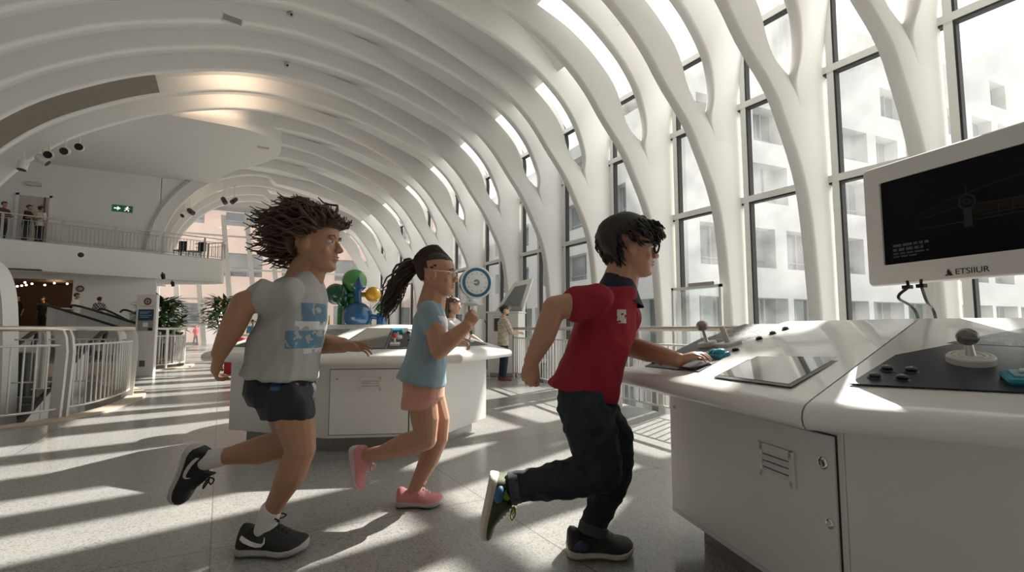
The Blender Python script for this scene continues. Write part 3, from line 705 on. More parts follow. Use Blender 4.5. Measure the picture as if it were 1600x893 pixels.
mb = MB(); c = A.T(1122, 558); mb.frame_box(c + A.tn * .012, A.d * .055, A.tu * .035, A.tn * .012); mb.ell(c + A.tn * .028 + A.d * .02, A.d * .03, A.tu * .03, A.tn * .016); mb.ell(c + A.tn * .026 - A.d * .025, A.d * .022, A.tu * .025, A.tn * .014)
mb.build('puck_control', BLUEP, A.root, smooth=40, bevel=.006)
mb = MB(); c = A.T(1086, 573); mb.frame_box(c + A.tn * .006, A.d * .065, A.tu * .05, A.tn * .006); mb.build('touch_pad', M('touch_pad_black', (.02, .02, .025), .25), A.root, bevel=.005)
# --- B's panel
LB = (B.b - B.a).length
pq = Q(B, [(1327, 600.5), (1700, 619), (1700, 499.5), (1487, 501)])
B.slab('control_panel', pq, PANELP)
tq = Q(B, [(1447, 536), (1640, 545), (1640, 502.5), (1487, 502.5)]); B.slab('printed_text', tq, PANELD, .0042, .0006, uvm=True)
for p in ((1367, 592), (1386, 580), (1410, 595), (1424, 582.5)): B.button(B.T(*p), .0155)
B.joystick(B.T(1517, 567), .062, .030, .045, (-.1, .12))
mb = MB(); c = B.T(1607, 597); mb.frame_box(c + B.tn * .012, B.d * .055, B.tu * .045, B.tn * .012); dv = mb.build('joystick_box', BLUEP, B.root, bevel=.012)
mb = MB(); mb.frame_box(c + B.tn * .026, B.d * .038, B.tu * .03, B.tn * .003); mb.build('box_plate', M('pale_blue_plate', (.25, .42, .48), .4), dv, bevel=.008)
mb = MB(); mb.frame_box(c + B.tn * .034, B.d * .02, B.tu * .010, B.tn * .006); mb.build('lever', JPLATE, dv, bevel=.004)
# --- console in the middle: three desks of the same kind
m0, m1, m2, m3 = (.10, 5.62), (.825, 4.737), (1.757, 4.362), (2.50, 4.97)
def bis(p, q, r):
    d1 = (Vector((*q, 0)) - Vector((*p, 0))).normalized(); d2 = (Vector((*r, 0)) - Vector((*q, 0))).normalized()
    n1, n2 = Vector((-d1.y, d1.x, 0)), Vector((-d2.y, d2.x, 0)); b = (n1 + n2).normalized(); b = b / b.dot(n1); return (b.x, b.y)
E1, E2 = bis(m0, m1, m2), bis(m1, m2, m3)
gm = 'white control desks of the middle console'
C1 = Desk(m0, m1, None, E1, 'angled white control desk at the left end of the middle console', gm, la=.06, lb=-.003)
C2 = Desk(m1, m2, E1, E2, 'white control desk with a vented door, between the boy in grey and the girl', gm, la=-.003, lb=-.003)
C3 = Desk(m2, m3, E2, None, 'angled white control desk at the right end of the middle console, behind the girl', gm, lb=.06, la=-.003)
L2 = (C2.b - C2.a).length
C2.door(.03, L2 * .70, .16, .722, vent=(L2 * .37, .60, .18, .085), locks=((.09, .64, .010),))
C2.door(L2 * .71, L2 - .03, .16, .722)
us = L2 * .50; ue = L2 * .74
C2.slab('screen_surround', [C2.uv(.06, -.08), C2.uv(us, -.08), C2.uv(us - .01, .64), C2.uv(.24, .64)], SCRFR)
C2.slab('screen', [C2.uv(.08, -.07), C2.uv(us - .01, -.07), C2.uv(us - .02, .63), C2.uv(.25, .63)], SCREEND, .003, .002)
C2.slab('control_panel', [C2.uv(us + .005, -.08), C2.uv(ue, -.08), C2.uv(ue - .10, .64), C2.uv(us - .005, .64)], PANELGP, .0015)
C2.joystick(C2.uv(us + .07, .03), .042, .024, .055, (0, 0), REDP, square=True)
C2.joystick(C2.uv(us + .07, .26), .048, 0, .045, (.2, 0))
for u, t in ((.04, -.02), (.04, .08), (.05, .18), (.08, .45)): C2.button(C2.uv(ue - u, t), .016)
mb = MB(); c = C2.uv(us + .06, .46); mb.frame_box(c + C2.tn * .02, C2.d * .05, C2.tu * .04, C2.tn * .02); mb.build('puck_control', BLUEP, C2.root, bevel=.008)
L1 = (C1.b - C1.a).length
C1.slab('control_panel', [C1.uv(.06, -.05), C1.uv(L1 * .55, -.05), C1.uv(L1 * .55, .6), C1.uv(.06, .6)], PANELGP)
C1.slab('screen', [C1.uv(L1 * .58, -.05), C1.uv(L1 - .08, -.05), C1.uv(L1 - .24, .6), C1.uv(L1 * .58, .6)], SCREEND)
C1.joystick(C1.uv(.3, .12), .045, .028, .07, (0, 0), REDP, square=True)
C1.button(C1.uv(.15, .05), .02); C1.button(C1.uv(.15, .2), .02)
L3 = (C3.b - C3.a).length
C3.slab('control_panel', [C3.uv(.22, -.05), C3.uv(L3 - .08, -.05), C3.uv(L3 - .08, .6), C3.uv(.34, .6)], PANELGP)
C3.slab('screen', [C3.uv(.40, .02), C3.uv(L3 - .35, .02), C3.uv(L3 - .35, .5), C3.uv(.46, .5)], SCREEN, .003, .002)
C3.joystick(C3.uv(L3 - .22, .1), .045, .024, .06, (.1, 0), square=True)
C3.button(C3.uv(L3 - .15, .3), .02)

# ================================================================== MONITOR over the near console
d0 = 2.55
TL, BL = on_d(1340, 268, d0), on_d(1357, 448, d0); TL = Vector((BL.x, BL.y, TL.z))
hm = TL.z - BL.z; mu = (RT * .28 + FH * -.96).normalized(); mn = Vector((mu.y, -mu.x, 0))
if mn.dot(CAM - BL) < 0: mn = -mn
wm = 1.12; mv = Vector((0, 0, 1))
mon = empty('monitor', BL + mu * wm / 2 - mn * .1, 'large white framed monitor above the near console, showing a dark picture', 'monitor')
def rrect(org, u, v, w_, h_, r, n=6):
    out = []
    for cx, cy, a0_ in ((w_ - r, r, -90), (w_ - r, h_ - r, 0), (r, h_ - r, 90), (r, r, 180)):
        for i in range(n + 1):
            t = R(a0_ + 90 * i / n); out.append(org + u * (cx + r * math.cos(t)) + v * (cy + r * math.sin(t)))
    return out
bz = .085; outer_ = rrect(BL, mu, mv, wm, hm, .028); o2 = rrect(BL + mu * .006 + mv * .006, mu, mv, wm - .012, hm - .012, .024)
zi, wi, hi = bz, wm - 2 * bz, hm - bz - bz * 1.15
inn = rrect(BL + mu * bz + mv * bz * 1.15, mu, mv, wi, hi, .006); inn2 = [q - mn * .012 for q in inn]
mb = MB(); mb.loft([[q - mn * .10 for q in o2], [q - mn * .008 for q in outer_], o2, inn, inn2], True)
mb.build('casing', GLOSSW, mon, smooth=40)
so = BL + mu * bz + mv * bz * 1.15 - mn * .010
mb = MB(); mb.add([so, so + mu * wi, so + mu * wi + mv * hi, so + mv * hi], [(0, 1, 2, 3)])
SCRD = M('monitor_dark_image', (.004, .005, .007), .3, spec=.12)
scr = mb.build('screen', SCRD, mon, recalc=False)
SI = lambda n_, c, e: M(n_, tuple(q * .55 for q in c), .6, emit=e * .3, spec=.1)
def son(x, y, l=.001): return so + mu * (wi * x) + mv * (hi * y) + mn * l
mb = MB(); mb.loft([mb.ring(son(.385, .56), mu * .034, mv * .034, 28), mb.ring(son(.385, .56), mu * .026, mv * .026, 28)], False)
mb.bar(son(.385, .62), son(.385, .72), .004, .001, mn); mb.bar(son(.385, .3), son(.385, .5), .03, .001, mn)
for x0, y0, x1, y1 in ((.16, .50, .30, .62), (.30, .62, .62, .74), (.62, .74, .80, .70), (.2, .47, .35, .52), (.42, .52, .64, .5), (.64, .38, .64, .62), (.44, .40, .62, .40), (.62, .40, .62, .5), (.5, .4, .5, .48), (.55, .4, .55, .48), (.15, .36, .62, .36)):
    mb.bar(son(x0, y0), son(x1, y1), .003, .0008, mn)
for k in range(14):
    a_ = k * .45; mb.bar(son(.385 + .01 * math.cos(a_), .56 + .018 * math.sin(a_)), son(.385 + .024 * math.cos(a_ + .9), .56 + .043 * math.sin(a_ + .9)), .002, .0008, mn)
mb.build('screen_picture', SI('screen_dim_lines', (.032, .030, .030), .55), scr)
mb = MB(); mb.add([son(.40, .42, .0006), son(.62, .42, .0006), son(.62, .52, .0006), son(.40, .50, .0006)], [(0, 1, 2, 3)]); mb.build('screen_glow', SI('screen_dim_brown', (.018, .012, .007), .5), scr)
txm = SI('screen_dim_text', (.07, .075, .085), .7)
def print_line(x0, y, w_, h_, mb):
    x = x0
    while x < x0 + w_:
        k = rnd.uniform(.012, .045); mb.bar(son(x, y), son(min(x + k, x0 + w_), y), h_, .0005, mn); x += k + .008
for x0, y, w_, h_ in ((.045, .215, .17, .012), (.045, .165, .15, .013), (.045, .12, .17, .007), (.045, .085, .12, .007), (.70, .93, .22, .008), (.79, .18, .14, .006), (.79, .14, .12, .006)):
    mb = MB(); print_line(x0, y, w_, h_, mb); mb.build('text_line', txm, scr)
mb = MB(); mb.loft([mb.ring(son(.755, .16), mu * .017, mv * .017, 20), mb.ring(son(.755, .16), mu * .013, mv * .013, 20)], False)
for a_, b_, c_, d_ in ((.725, .10, .95, .10), (.725, .22, .95, .22), (.725, .10, .725, .22)): mb.bar(son(a_, b_), son(c_, d_), .0025, .0006, mn)
mb.build('screen_badge', SI('screen_dim_badge', (.05, .053, .06), .7), scr)
LOGO = M('logo_dark_print', (.03, .03, .03), .5)
lc = on_plane(1484, 425.5, BL + mn * .001, mn)
text_mesh('logo_text', 'ETSIIUR', .034, lc + mu * .02, mu, mv, LOGO, mon, .0006, 'LEFT', 1.1)
mb = MB(); t0 = lc - mu * .022 - mv * .013
mb.prism([t0, t0 + mu * .013, t0 + mu * .019 + mv * .014], mn * .001); mb.prism([t0 + mu * .018, t0 + mu * .034, t0 + mu * .017 + mv * .030, t0 + mu * .0105 + mv * .018], mn * .001); mb.build('logo_triangle', LOGO, mon)
pst = BL + mu * (wm * .56) - mn * .20
mb = MB(); mb.frame_box(Vector((pst.x, pst.y, .72)), mu * .075, mn * .05, Vector((0, 0, .72))); mb.build('support_post', WHITE, mon, bevel=.01)
mb = MB(); mb.frame_box(pst + mn * .07 + mv * .22, mu * .12, mn * .04, mv * .12); mb.build('mount_bracket', GREYM, mon)
for k, (q0, q1, q2) in enumerate((((1418, 449), (1404, 465), (1432, 489)), ((1440, 447), (1448, 470), (1461, 492)))):
    dd = [on_d(*q0, 2.22), on_d(*q1, 2.26), on_d(*q2, 2.34)]; mb = MB(); e_ = dd[2] + Vector((.03, 0, -.22))
    mb.tube(catmull([dd[0] + mv * .03, dd[0], dd[1], dd[2], e_], 6), .0065, 8); mb.build('cable', BLACK, mon, smooth='all')
    mb = MB(); mb.frame_box(dd[0] + mv * .002, mu * .016, mn * .012, mv * .008); mb.build('plug', BLACK, mon)
# ================================================================== PEOPLE
SKIN1 = M('skin_tan', (.42, .215, .125), .5, var=.05, vscale=12, sss=.12)
SKIN2 = M('skin_warm', (.50, .26, .16), .5, var=.05, vscale=12, sss=.12)
SKIN3 = M('skin_light', (.60, .37, .27), .5, var=.05, vscale=12, sss=.1)
LIP = M('lip_rose', (.40, .14, .11), .45)
EYEW = M('eye_white', (.75, .73, .70), .25); EYED = M('eye_dark', (.02, .012, .008), .15)
HAIRB = M('hair_dark_brown', (.034, .018, .011), .6, var=.3, vscale=40)
HAIRC = M('hair_curly_brown', (.062, .030, .015), .6, var=.4, vscale=30)
HAIRK = M('hair_black', (.016, .011, .009), .62, var=.3, vscale=40)

HP = [(0, .10, .30, .12), (.03, .05, .355, .16), (.08, .0, .375, .19), (.14, -.06, .372, .22), (.19, -.12, .362, .25), (.225, -.17, .388, .265), (.25, -.2, .372, .275), (.28, -.25, .392, .285), (.33, -.31, .375, .30), (.40, -.37, .378, .315),
      (.47, -.41, .372, .325), (.53, -.44, .362, .33), (.58, -.455, .392, .335), (.64, -.465, .398, .34), (.72, -.46, .385, .34), (.80, -.43, .34, .32), (.87, -.37, .26, .28), (.93, -.27, .15, .21), (.975, -.15, .02, .12), (1.0, -.08, -.05, .03)]
def head(mb, ear, h, F, U):
    """adds head, nose, ears; ear = point between the ears at 42% of the head height"""
    S = U.cross(F); base = ear - U * (.42 * h); secs = []
    for z, b_, f, w_ in HP:
        c = base + U * (z * h) + F * ((b_ + f) / 2 * h); a = (f - b_) / 2 * h; sec = []
        for i in range(28):
            t = 2 * math.pi * i / 28; ct, s_ = math.cos(t), math.sin(t)
            x = a * (abs(ct) ** .92) * (1 if ct > 0 else -1); y = w_ * h * (abs(s_) ** .85) * (1 if s_ > 0 else -1) * (1 - .12 * max(0, ct))
            sec.append(c + F * x + S * y)
        secs.append(sec)
    mb.loft(secs); P = lambda x, y, z: base + F * (x * h) + S * (y * h) + U * (z * h)
    mb.caps(P(.37, 0, .52), P(.465, 0, .37), .030 * h, .045 * h, 10); mb.ball(P(.425, .05, .355), .036 * h, 10, 8); mb.ball(P(.425, -.05, .355), .036 * h, 10, 8)
    mb.ell(P(.385, 0, .262), F * .032 * h, S * .10 * h, U * .024 * h, 12, 8); mb.ell(P(.378, 0, .205), F * .034 * h, S * .09 * h, U * .028 * h, 12, 8)
    mb.ell(P(.335, 0, .07), F * .06 * h, S * .09 * h, U * .05 * h, 12, 8)
    for sg in (-1, 1):
        mb.ell(P(-.02, sg * .335, .44), F * .075 * h, S * .045 * h, U * .12 * h, 12, 8); mb.ell(P(.26, sg * .16, .34), F * .08 * h, S * .09 * h, U * .08 * h, 12, 8)
        mb.ell(P(.36, sg * .14, .575), F * .035 * h, S * .10 * h, U * .025 * h, 12, 8)
    return P
def face_parts(P, h, F, U, root, browm):
    S = U.cross(F)
    for sg in (-1, 1):
        mb = MB(); mb.ell(P(.325, sg * .145, .50), F * .044 * h, S * .058 * h, U * .026 * h, 14, 10); e = mb.build('eye', EYEW, root, smooth='all')
        mb = MB(); mb.ell(P(.352, sg * .148, .50), F * .022 * h, S * .027 * h, U * .023 * h, 12, 8); mb.build('iris', EYED, e, smooth='all')
        mb = MB(); mb.tube([P(.385, sg * .06, .575), P(.388, sg * .14, .605), P(.335, sg * .23, .585)], [.010 * h, .016 * h, .006 * h], 8); mb.build('eyebrow', browm, root, smooth='all')
    mb = MB(); mb.ell(P(.402, 0, .258), F * .020 * h, S * .085 * h, U * .015 * h, 12, 8); mb.ell(P(.396, 0, .212), F * .022 * h, S * .075 * h, U * .018 * h, 12, 8); mb.build('lips', LIP, root, smooth='all')
def hand(mb, W, D, N, L, curls, side, thumb=(.75, .55), spread=.10, th_curl=.3):
    """W wrist, D pointing direction, N back of the hand, L hand length, side = +1 if the thumb is on N x D"""
    D, N = D.normalized(), N.normalized(); N = (N - D * N.dot(D)).normalized(); S = N.cross(D) * side; pl = L * .50; secs = []
    for t, wd, tk in ((-.06, .15, .12), (.1, .17, .125), (.45, .215, .13), (.85, .225, .11), (1.02, .205, .085)):
        c = W + D * (pl * t) - N * (.02 * L); sec = mb.ring(c, S * wd * L, N * tk * L, 16); secs.append(sec)
    mb.loft(secs); mb.ball(W, .125 * L, 12, 8)
    for k, (off, ln) in enumerate(((.155, .43), (.055, .48), (-.05, .45), (-.15, .36))):
        p = W + D * (pl * (.96 if k in (1, 2) else .90)) + S * off * L; d = (D + S * spread * (1.5 - k)).normalized(); ang = 0; r = (.052 - .003 * k) * L
        for q, (fr, cm) in enumerate(((.45, .7), (.31, 1.1), (.24, .8))):
            ang += curls[k] * cm; dd = d * math.cos(ang) - N * math.sin(ang); e = p + dd * (ln * L * fr); mb.caps(p, e, r * (1 - .09 * q), r * (1 - .09 * (q + 1)), 10); p = e
    p = W + D * (pl * .22) + S * (.13 * L) - N * .03 * L; d = (D * thumb[0] + S * thumb[1] - N * .25).normalized(); ang = 0
    for q, fr in enumerate((.24, .19, .15)):
        ang += th_curl * (0 if q == 0 else 1); dd = (d * math.cos(ang) + (-S * .6 - N * .5) * math.sin(ang)).normalized(); e = p + dd * L * fr; mb.caps(p, e, (.068 - .008 * q) * L, (.060 - .008 * q) * L, 10); p = e
def foot_frame(H, T, upref):
    f = (T - H).normalized(); u = (upref - f * upref.dot(f)).normalized(); return f, u, u.cross(f)
def shoe(root, H, T, upref, upm, solem, lacem, wd=.105, hgt=.36, swoosh=None, accent=None, toebend=.0, collar=.62):
    """training shoe; H, T heel and toe on the ground line"""
    f, u, s_ = foot_frame(H, T, upref); L = (T - H).length
    # outline half widths along the length
    O = [(0.0, .15), (.03, .24), (.12, .30), (.3, .29), (.5, .30), (.7, .36), (.84, .34), (.94, .24), (.99, .12), (1.0, .05)]
    def cen(t): return H + f * (t * L) + s_ * (.03 * L * math.sin(t * 3.1)) + u * (L * (.07 * max(0, (t - .72) / .28) ** 1.6 + toebend * max(0, (t - .62) / .38) ** 1.5))
    mb = MB(); sw = wd / .36
    mb.loft([[cen(t) + s_ * (y * sw * w_ * k) + u * (z * L) for y, z, k in ((-1, .02, .9), (-1, .06, 1.03), (-1, .10 + .03 * (1 - t), 1.0), (-.6, .11 + .03 * (1 - t), 1), (.6, .11 + .03 * (1 - t), 1), (1, .10 + .03 * (1 - t), 1.0), (1, .06, 1.03), (1, .02, .9), (.7, .0, .9), (-.7, .0, .9))] for t, w_ in O])
    sh = mb.build('shoe', solem, root, smooth=45)
    sh['label'] = 'shoe'
    del sh['label']
    top = [(0.012, .33), (.05, .37), (.12, .36), (.22, .31), (.32, .33), (.42, .40), (.50, .37), (.62, .29), (.75, .22), (.87, .185), (.95, .15), (.988, .11)]
    ub = MB(); secs = []
    for t, z in top:
        w_ = np.interp(t, [o[0] for o in O], [o[1] for o in O]) * sw * .97; z0 = .07; Z = z * hgt / .36; c = cen(t); sec = []
        for i in range(18):
            a = math.pi * i / 17; y = math.cos(a); zz = math.sin(a) ** .75
            nar = 1 - .42 * (zz ** 2) * (1 if t < .6 else .5)
            sec.append(c + s_ * (y * w_ * nar) + u * (L * (z0 + (Z - z0) * zz)))
        secs.append(sec)
    ub.loft(secs); up_ = ub.build('upper', upm, sh, smooth=60)
    lb = MB()
    for k in range(5):
        t = .46 + .06 * k; z = np.interp(t, [a for a, b in top], [b for a, b in top]) * hgt / .36 + .012; c = cen(t); w_ = .075 * L
        lb.tube([c + s_ * w_ + u * (L * (z - .035)), c + s_ * w_ * .4 + u * (L * z), c - s_ * w_ * .4 + u * (L * z), c - s_ * w_ + u * (L * (z - .035))], .0045, 6)
        if k < 4: lb.tube([c + s_ * w_ + u * (L * (z - .03)), c + f * .06 * L - s_ * w_ + u * (L * (z - .055))], .004, 6)
    c = cen(.45) + u * (L * .43 * hgt / .36)
    for sg in (-1, 1): lb.tube(catmull([c, c + f * .06 * L + s_ * sg * .10 * L + u * .03 * L, c + f * .16 * L + s_ * sg * .12 * L, c + f * .10 * L + s_ * sg * .06 * L - u * .03 * L, c], 5), .0042, 6)
    lb.build('laces', lacem, sh, smooth='all')
    tn = MB(); c = cen(.41); tn.bar(c + u * (.30 * L), c - f * .03 * L + u * (.47 * L * hgt / .36), .17 * L, .035 * L, f); tn.build('tongue', upm, sh, bevel=.006)
    if swoosh:
        for sg in (-1, 1):
            pts = [(.10, .235), (.16, .20), (.26, .165), (.36, .148), (.44, .155), (.475, .185), (.468, .225), (.45, .255), (.455, .20), (.425, .185), (.36, .188), (.26, .205), (.17, .24), (.11, .27)]
            wv = lambda t: np.interp(t, [o[0] for o in O], [o[1] for o in O]) * sw
            row = []
            for t, z in pts:
                Zt = np.interp(t, [a for a, b in top], [b for a, b in top]) * hgt / .36; zz = min(.99, max(0, (z * hgt / .36 - .07) / (Zt - .07))) ** (1 / .75); y = math.sqrt(max(0, 1 - zz * zz)); nar = 1 - .42 * (zz ** 1.5)
                row.append(cen(t) + s_ * sg * (y * wv(t) * nar + .002) + u * (L * z * hgt / .36))
            m2 = MB(); m2.prism(row, s_ * sg * .005); m2.build('side_mark', swoosh, sh)
    if accent:
        for sg in (-1, 1):
            mb = MB(); c = cen(.22); mb.ell(c + s_ * sg * (.235 * sw) + u * (.19 * L), f * .14 * L, s_ * .035, u * .085 * L, 16, 8); mb.build('heel_panel', accent, sh, smooth='all')
    return sh, cen, f, u, s_
def strands(mb, roots, n, rng, length, wind, curl, r0, seg=6, nw=.75):
    """curved tapering locks that leave the scalp and stream along wind"""
    for i in range(n):
        p, nrm = roots(rng); L = length * rng.uniform(.55, 1.15); d = (nrm * rng.uniform(.6, 1.3) * nw + wind * rng.uniform(.5, 1.1)).normalized(); pts = [p - nrm * .01]; q = p.copy(); ph = rng.uniform(0, 6.28); ax = Vector((rng.uniform(-1, 1), rng.uniform(-1, 1), rng.uniform(-1, 1)))
        for k in range(seg):
            side = d.cross(ax)
            if side.length < 1e-3: side = Vector((0, 0, 1))
            side.normalize(); s2 = d.cross(side)
            q = q + d * (L / seg) + (side * math.cos(ph + k * 1.5) + s2 * math.sin(ph + k * 1.5)) * curl * L / seg
            d = (d + wind * .45 + Vector((0, 0, -.05))).normalized(); pts.append(q.copy())
        r = r0 * rng.uniform(.7, 1.3); mb.tube(pts, [r * (1 - .75 * k / seg) for k in range(seg + 1)], 5)
class Fig:
    def __init__(s, fx, fy):
        p = on_z(fx, fy, 0); s.d = p.dot(FH); s.k = s.d / FPX; s.foot = p
    def J(s, px, py, off=0.0): return on_d(px, py, s.d + off)
    def limb(s, mb, L):
        mb.chain([(s.J(x, y, o), r * s.k) for x, y, o, r in L])
    def sec(s, xb, yb, xf, yf, hw, off=0.0, n=28, pad=0):
        a, b_ = s.J(xb, yb, off), s.J(xf, yf, off); c = (a + b_) / 2; return [c + (b_ - a) / 2 * (1 + pad) * math.copysign(abs(math.cos(2 * math.pi * i / n)) ** .85, math.cos(2 * math.pi * i / n)) + FH * hw * math.copysign(abs(math.sin(2 * math.pi * i / n)) ** .8, math.sin(2 * math.pi * i / n)) for i in range(n)]
def HF(tilt, yaw):
    F = (RT * math.cos(yaw) - FH * math.sin(yaw)); F = (F * math.cos(tilt) - Vector((0, 0, 1)) * math.sin(tilt)).normalized()
    S = (RT * math.sin(yaw) + FH * math.cos(yaw)); U = F.cross(S).normalized()
    if U.z < 0: U = -U
    return F, U
def scalp(P, zlo=.35, xmax=.28):
    def f(rng):
        while True:
            a, b_ = rng.uniform(-1, 1), rng.uniform(-1, 1); z = rng.uniform(zlo, 1.0); t = rng.uniform(0, 6.283)
            hp = min(HP, key=lambda q: abs(q[0] - z)); c, aa = (hp[1] + hp[2]) / 2, (hp[2] - hp[1]) / 2; x = c + aa * math.cos(t); y = hp[3] * math.sin(t)
            if x > xmax - (.85 - z) * .9 and z < .85 or z < .58 and x > -.15: continue
            p = P(x * 1.02, y * 1.02, z); return p, (p - P(-.04, 0, .62)).normalized()
    return f
def haircap(mb, P, h, F, U, zlo=.40, th=.04, fringe=.70, nape=.2, side=-.08):
    """close shell of hair that follows the skull"""
    S = U.cross(F); secs = []
    for z, b_, f, w_ in HP:
        if z < nape: continue
        ff = f if z > fringe else (side if z > .42 else -.2)
        ff = ff + th * (min(.9, .08 + (z - fringe) * 6) if z > fringe else 0); bb = b_ - th; c = (ff + bb) / 2; a = (ff - bb) / 2
        secs.append([P(c + a * math.cos(2 * math.pi * i / 24), (w_ + th * .8) * math.sin(2 * math.pi * i / 24), z + th * max(0, (z - .6)) * 2.2) for i in range(24)])
    mb.loft(secs)

# ------------------------------------------------------------------ boy in the grey T-shirt
def grey_boy():
    g = Fig(427, 853); J = g.J; k = g.k
    root = empty('person', (g.foot.x, g.foot.y, 0), 'child with windblown curly brown hair running in a grey T-shirt and navy shorts', 'person')
    F, U = HF(R(2), R(4)); h = 92 * k; ear = J(492, 386, .0)
    b = MB(); P = head(b, ear, h, F, U)
    b.caps(J(482, 408, 0), J(466, 452, 0), 22 * k, 28 * k); b.caps(J(495, 412, 0), J(478, 452, 0), 17 * k, 23 * k)
    b.loft([g.sec(444, 440, 490, 440, .085), g.sec(418, 480, 490, 480, .135), g.sec(406, 540, 482, 540, .13), g.sec(404, 600, 472, 600, .135), g.sec(410, 634, 468, 634, .13)])
    nr, fr = -.135, .135
    g.limb(b, [(446, 462, nr, 19), (415, 464, nr - .03, 20), (381, 474, nr - .06, 18)]); g.limb(b, [(381, 474, nr - .06, 18), (363, 512, nr - .03, 17.5), (343, 552, nr, 11.5)])
    hand(b, J(343, 552, nr), J(331, 590, nr + .02) - J(343, 552, nr), -RT * .75 - FH * .6, 60 * k, (.75, .8, .85, .9), -1, spread=.07)
    g.limb(b, [(480, 464, fr, 17), (470, 520, fr + .05, 21)]); g.limb(b, [(470, 522, fr + .05, 20), (500, 536, fr + .04, 18), (536, 539, fr, 12.5)])
    hand(b, J(536, 539, fr), J(580, 541, fr - .02) - J(536, 539, fr), Vector((0, 0, .75)) + FH * .6, 58 * k, (.18, .22, .3, .35), -1, thumb=(.8, .5), spread=.15)
    # near standing leg, far leg kicked back
    g.limb(b, [(442, 612, -.08, 28), (462, 660, -.095, 28), (470, 700, -.09, 22)]); g.limb(b, [(470, 702, -.09, 21), (456, 738, -.085, 21.5), (436, 775, -.07, 15), (420, 806, -.06, 12)]); g.limb(b, [(420, 806, -.06, 12), (417, 832, -.06, 10)])
    g.limb(b, [(440, 612, .09, 32), (452, 660, .10, 28), (452, 690, .10, 22)]); g.limb(b, [(452, 690, .10, 23), (405, 703, .10, 22), (360, 711, .09, 14), (335, 716, .09, 12), (318, 720, .09, 12)])
    vox(b, 'body', SKIN1, root, .0052, 4)
    face_parts(P, h, F, U, root, HAIRC)
    hb = MB(); haircap(hb, P, h, F, U, th=.075, fringe=.68, nape=.2, side=-.15); rg = random.Random(3)
    wind = (-RT * 1.0 + Vector((0, 0, .06))).normalized()
    strands(hb, scalp(P, .22, .36), 460, rg, .20, wind, .6, .009); strands(hb, scalp(P, .74, .40), 170, rg, .12, wind * .6 + Vector((0, 0, .25)), .8, .009)
    strands(hb, lambda r_: (P(.36 + r_.uniform(-.05, .05), r_.uniform(-.27, .27), .80), (F * .5 + U * .4).normalized()), 70, rg, .055, (-RT * .35 - U * .25), 1.2, .009)
    hb.build('hair', HAIRC, root, smooth='all')
    s = MB(); CO = lambda x, y, o: tuple(J(x, y, o) - ORI[root.name]); TG = print_mat('grey_heather_cotton', (.40, .385, .365), [(CO(494, 490, -.10), (17 * k, .16, 16 * k), (.13, .22, .30), 26, .44), (CO(486, 508, -.1), (17 * k, .16, 6 * k), (.62, .63, .63), 20, .40), (CO(478, 530, -.1), (22 * k, .16, 13 * k), (.12, .24, .34), 30, .42), (CO(490, 548, -.1), (14 * k, .16, 4 * k), (.62, .63, .63), 30, .45)])
    s.loft([g.sec(452, 430, 496, 426, .075), g.sec(436, 438, 501, 440, .12), g.sec(424, 456, 506, 462, .168), g.sec(408, 492, 507, 498, .172), g.sec(398, 530, 500, 535, .172), g.sec(390, 566, 492, 566, .185), g.sec(383, 584, 488, 594, .205)])
    for o, q in ((nr, ((448, 458, 24), (430, 462, 25.5), (414, 464, 27))), (fr, ((478, 460, 23), (473, 498, 26)))):
        s.chain([(J(x, y, o - (.02 if o < 0 else -.02)), r * k) for x, y, r in q])
    sh = vox(s, 'shirt', TG, root, .007, 16, folds=.020, fs=(7, 7, 4.0))
    nk = MB(); c = (J(457, 432) + J(495, 430)) / 2; nk.tube([c + (J(495, 430) - J(457, 432)) / 2 * math.cos(t * .314) + FH * .075 * math.sin(t * .314) for t in range(20)], .009, 8, True); nk.build('collar', TG, sh, smooth='all')
    NV = print_mat('navy_nylon', (.010, .011, .020), [(CO(433, 590, -.16), (7 * k, .06, 17 * k), (.02, .10, .25), 1, .1)], .6); t = MB()
    t.loft([g.sec(400, 568, 476, 572, .145), g.sec(393, 588, 482, 592, .17), g.sec(390, 612, 488, 610, .19), g.sec(400, 628, 487, 626, .18)])
    t.loft([g.sec(394, 600, 478, 600, .095, -.09), g.sec(403, 630, 486, 628, .092, -.095), g.sec(412, 653, 490, 651, .09, -.10)])
    t.loft([g.sec(400, 600, 474, 600, .09, .09), g.sec(406, 630, 480, 628, .085, .095), g.sec(410, 646, 484, 645, .082, .10)])
    vox(t, 'shorts', NV, root, .006, 3, folds=.014, fs=(9, 9, 5))
    SK = M('white_sock_knit', (.74, .71, .67), .9, bump=.3, bscale=80)
    m2 = MB(); g.limb(m2, [(423, 797, -.06, 15.5), (418, 812, -.06, 15.5), (414, 830, -.06, 16)]); vox(m2, 'sock', SK, root, .006, 3)
    m2 = MB(); g.limb(m2, [(346, 713, .09, 15), (322, 719, .09, 15)]); vox(m2, 'sock', SK, root, .006, 3)
    BK = M('black_mesh_fabric', (.012, .012, .013), .7, bump=.3, bscale=120); SO = M('grey_foam_sole', (.48, .46, .44), .7, var=.08)
    Hh, Tt = J(375, 851, -.06), J(480, 845, -.06); Hh.z = .0; Tt.z = .0
    shoe(root, Hh, Tt, Vector((0, 0, 1)), BK, SO, M('black_lace', (.02, .02, .02), .8), wd=.115, swoosh=M('white_side_mark', (.72, .70, .68), .5), hgt=.40)
    shoe(root, J(300, 694, .09), J(270, 782, .09), J(340, 712, .09) - J(280, 728, .09), BK, SO, M('black_lace', (.02, .02, .02), .8), wd=.11, swoosh=M('white_side_mark', (.7, .7, .7), .5), hgt=.40)
grey_boy()

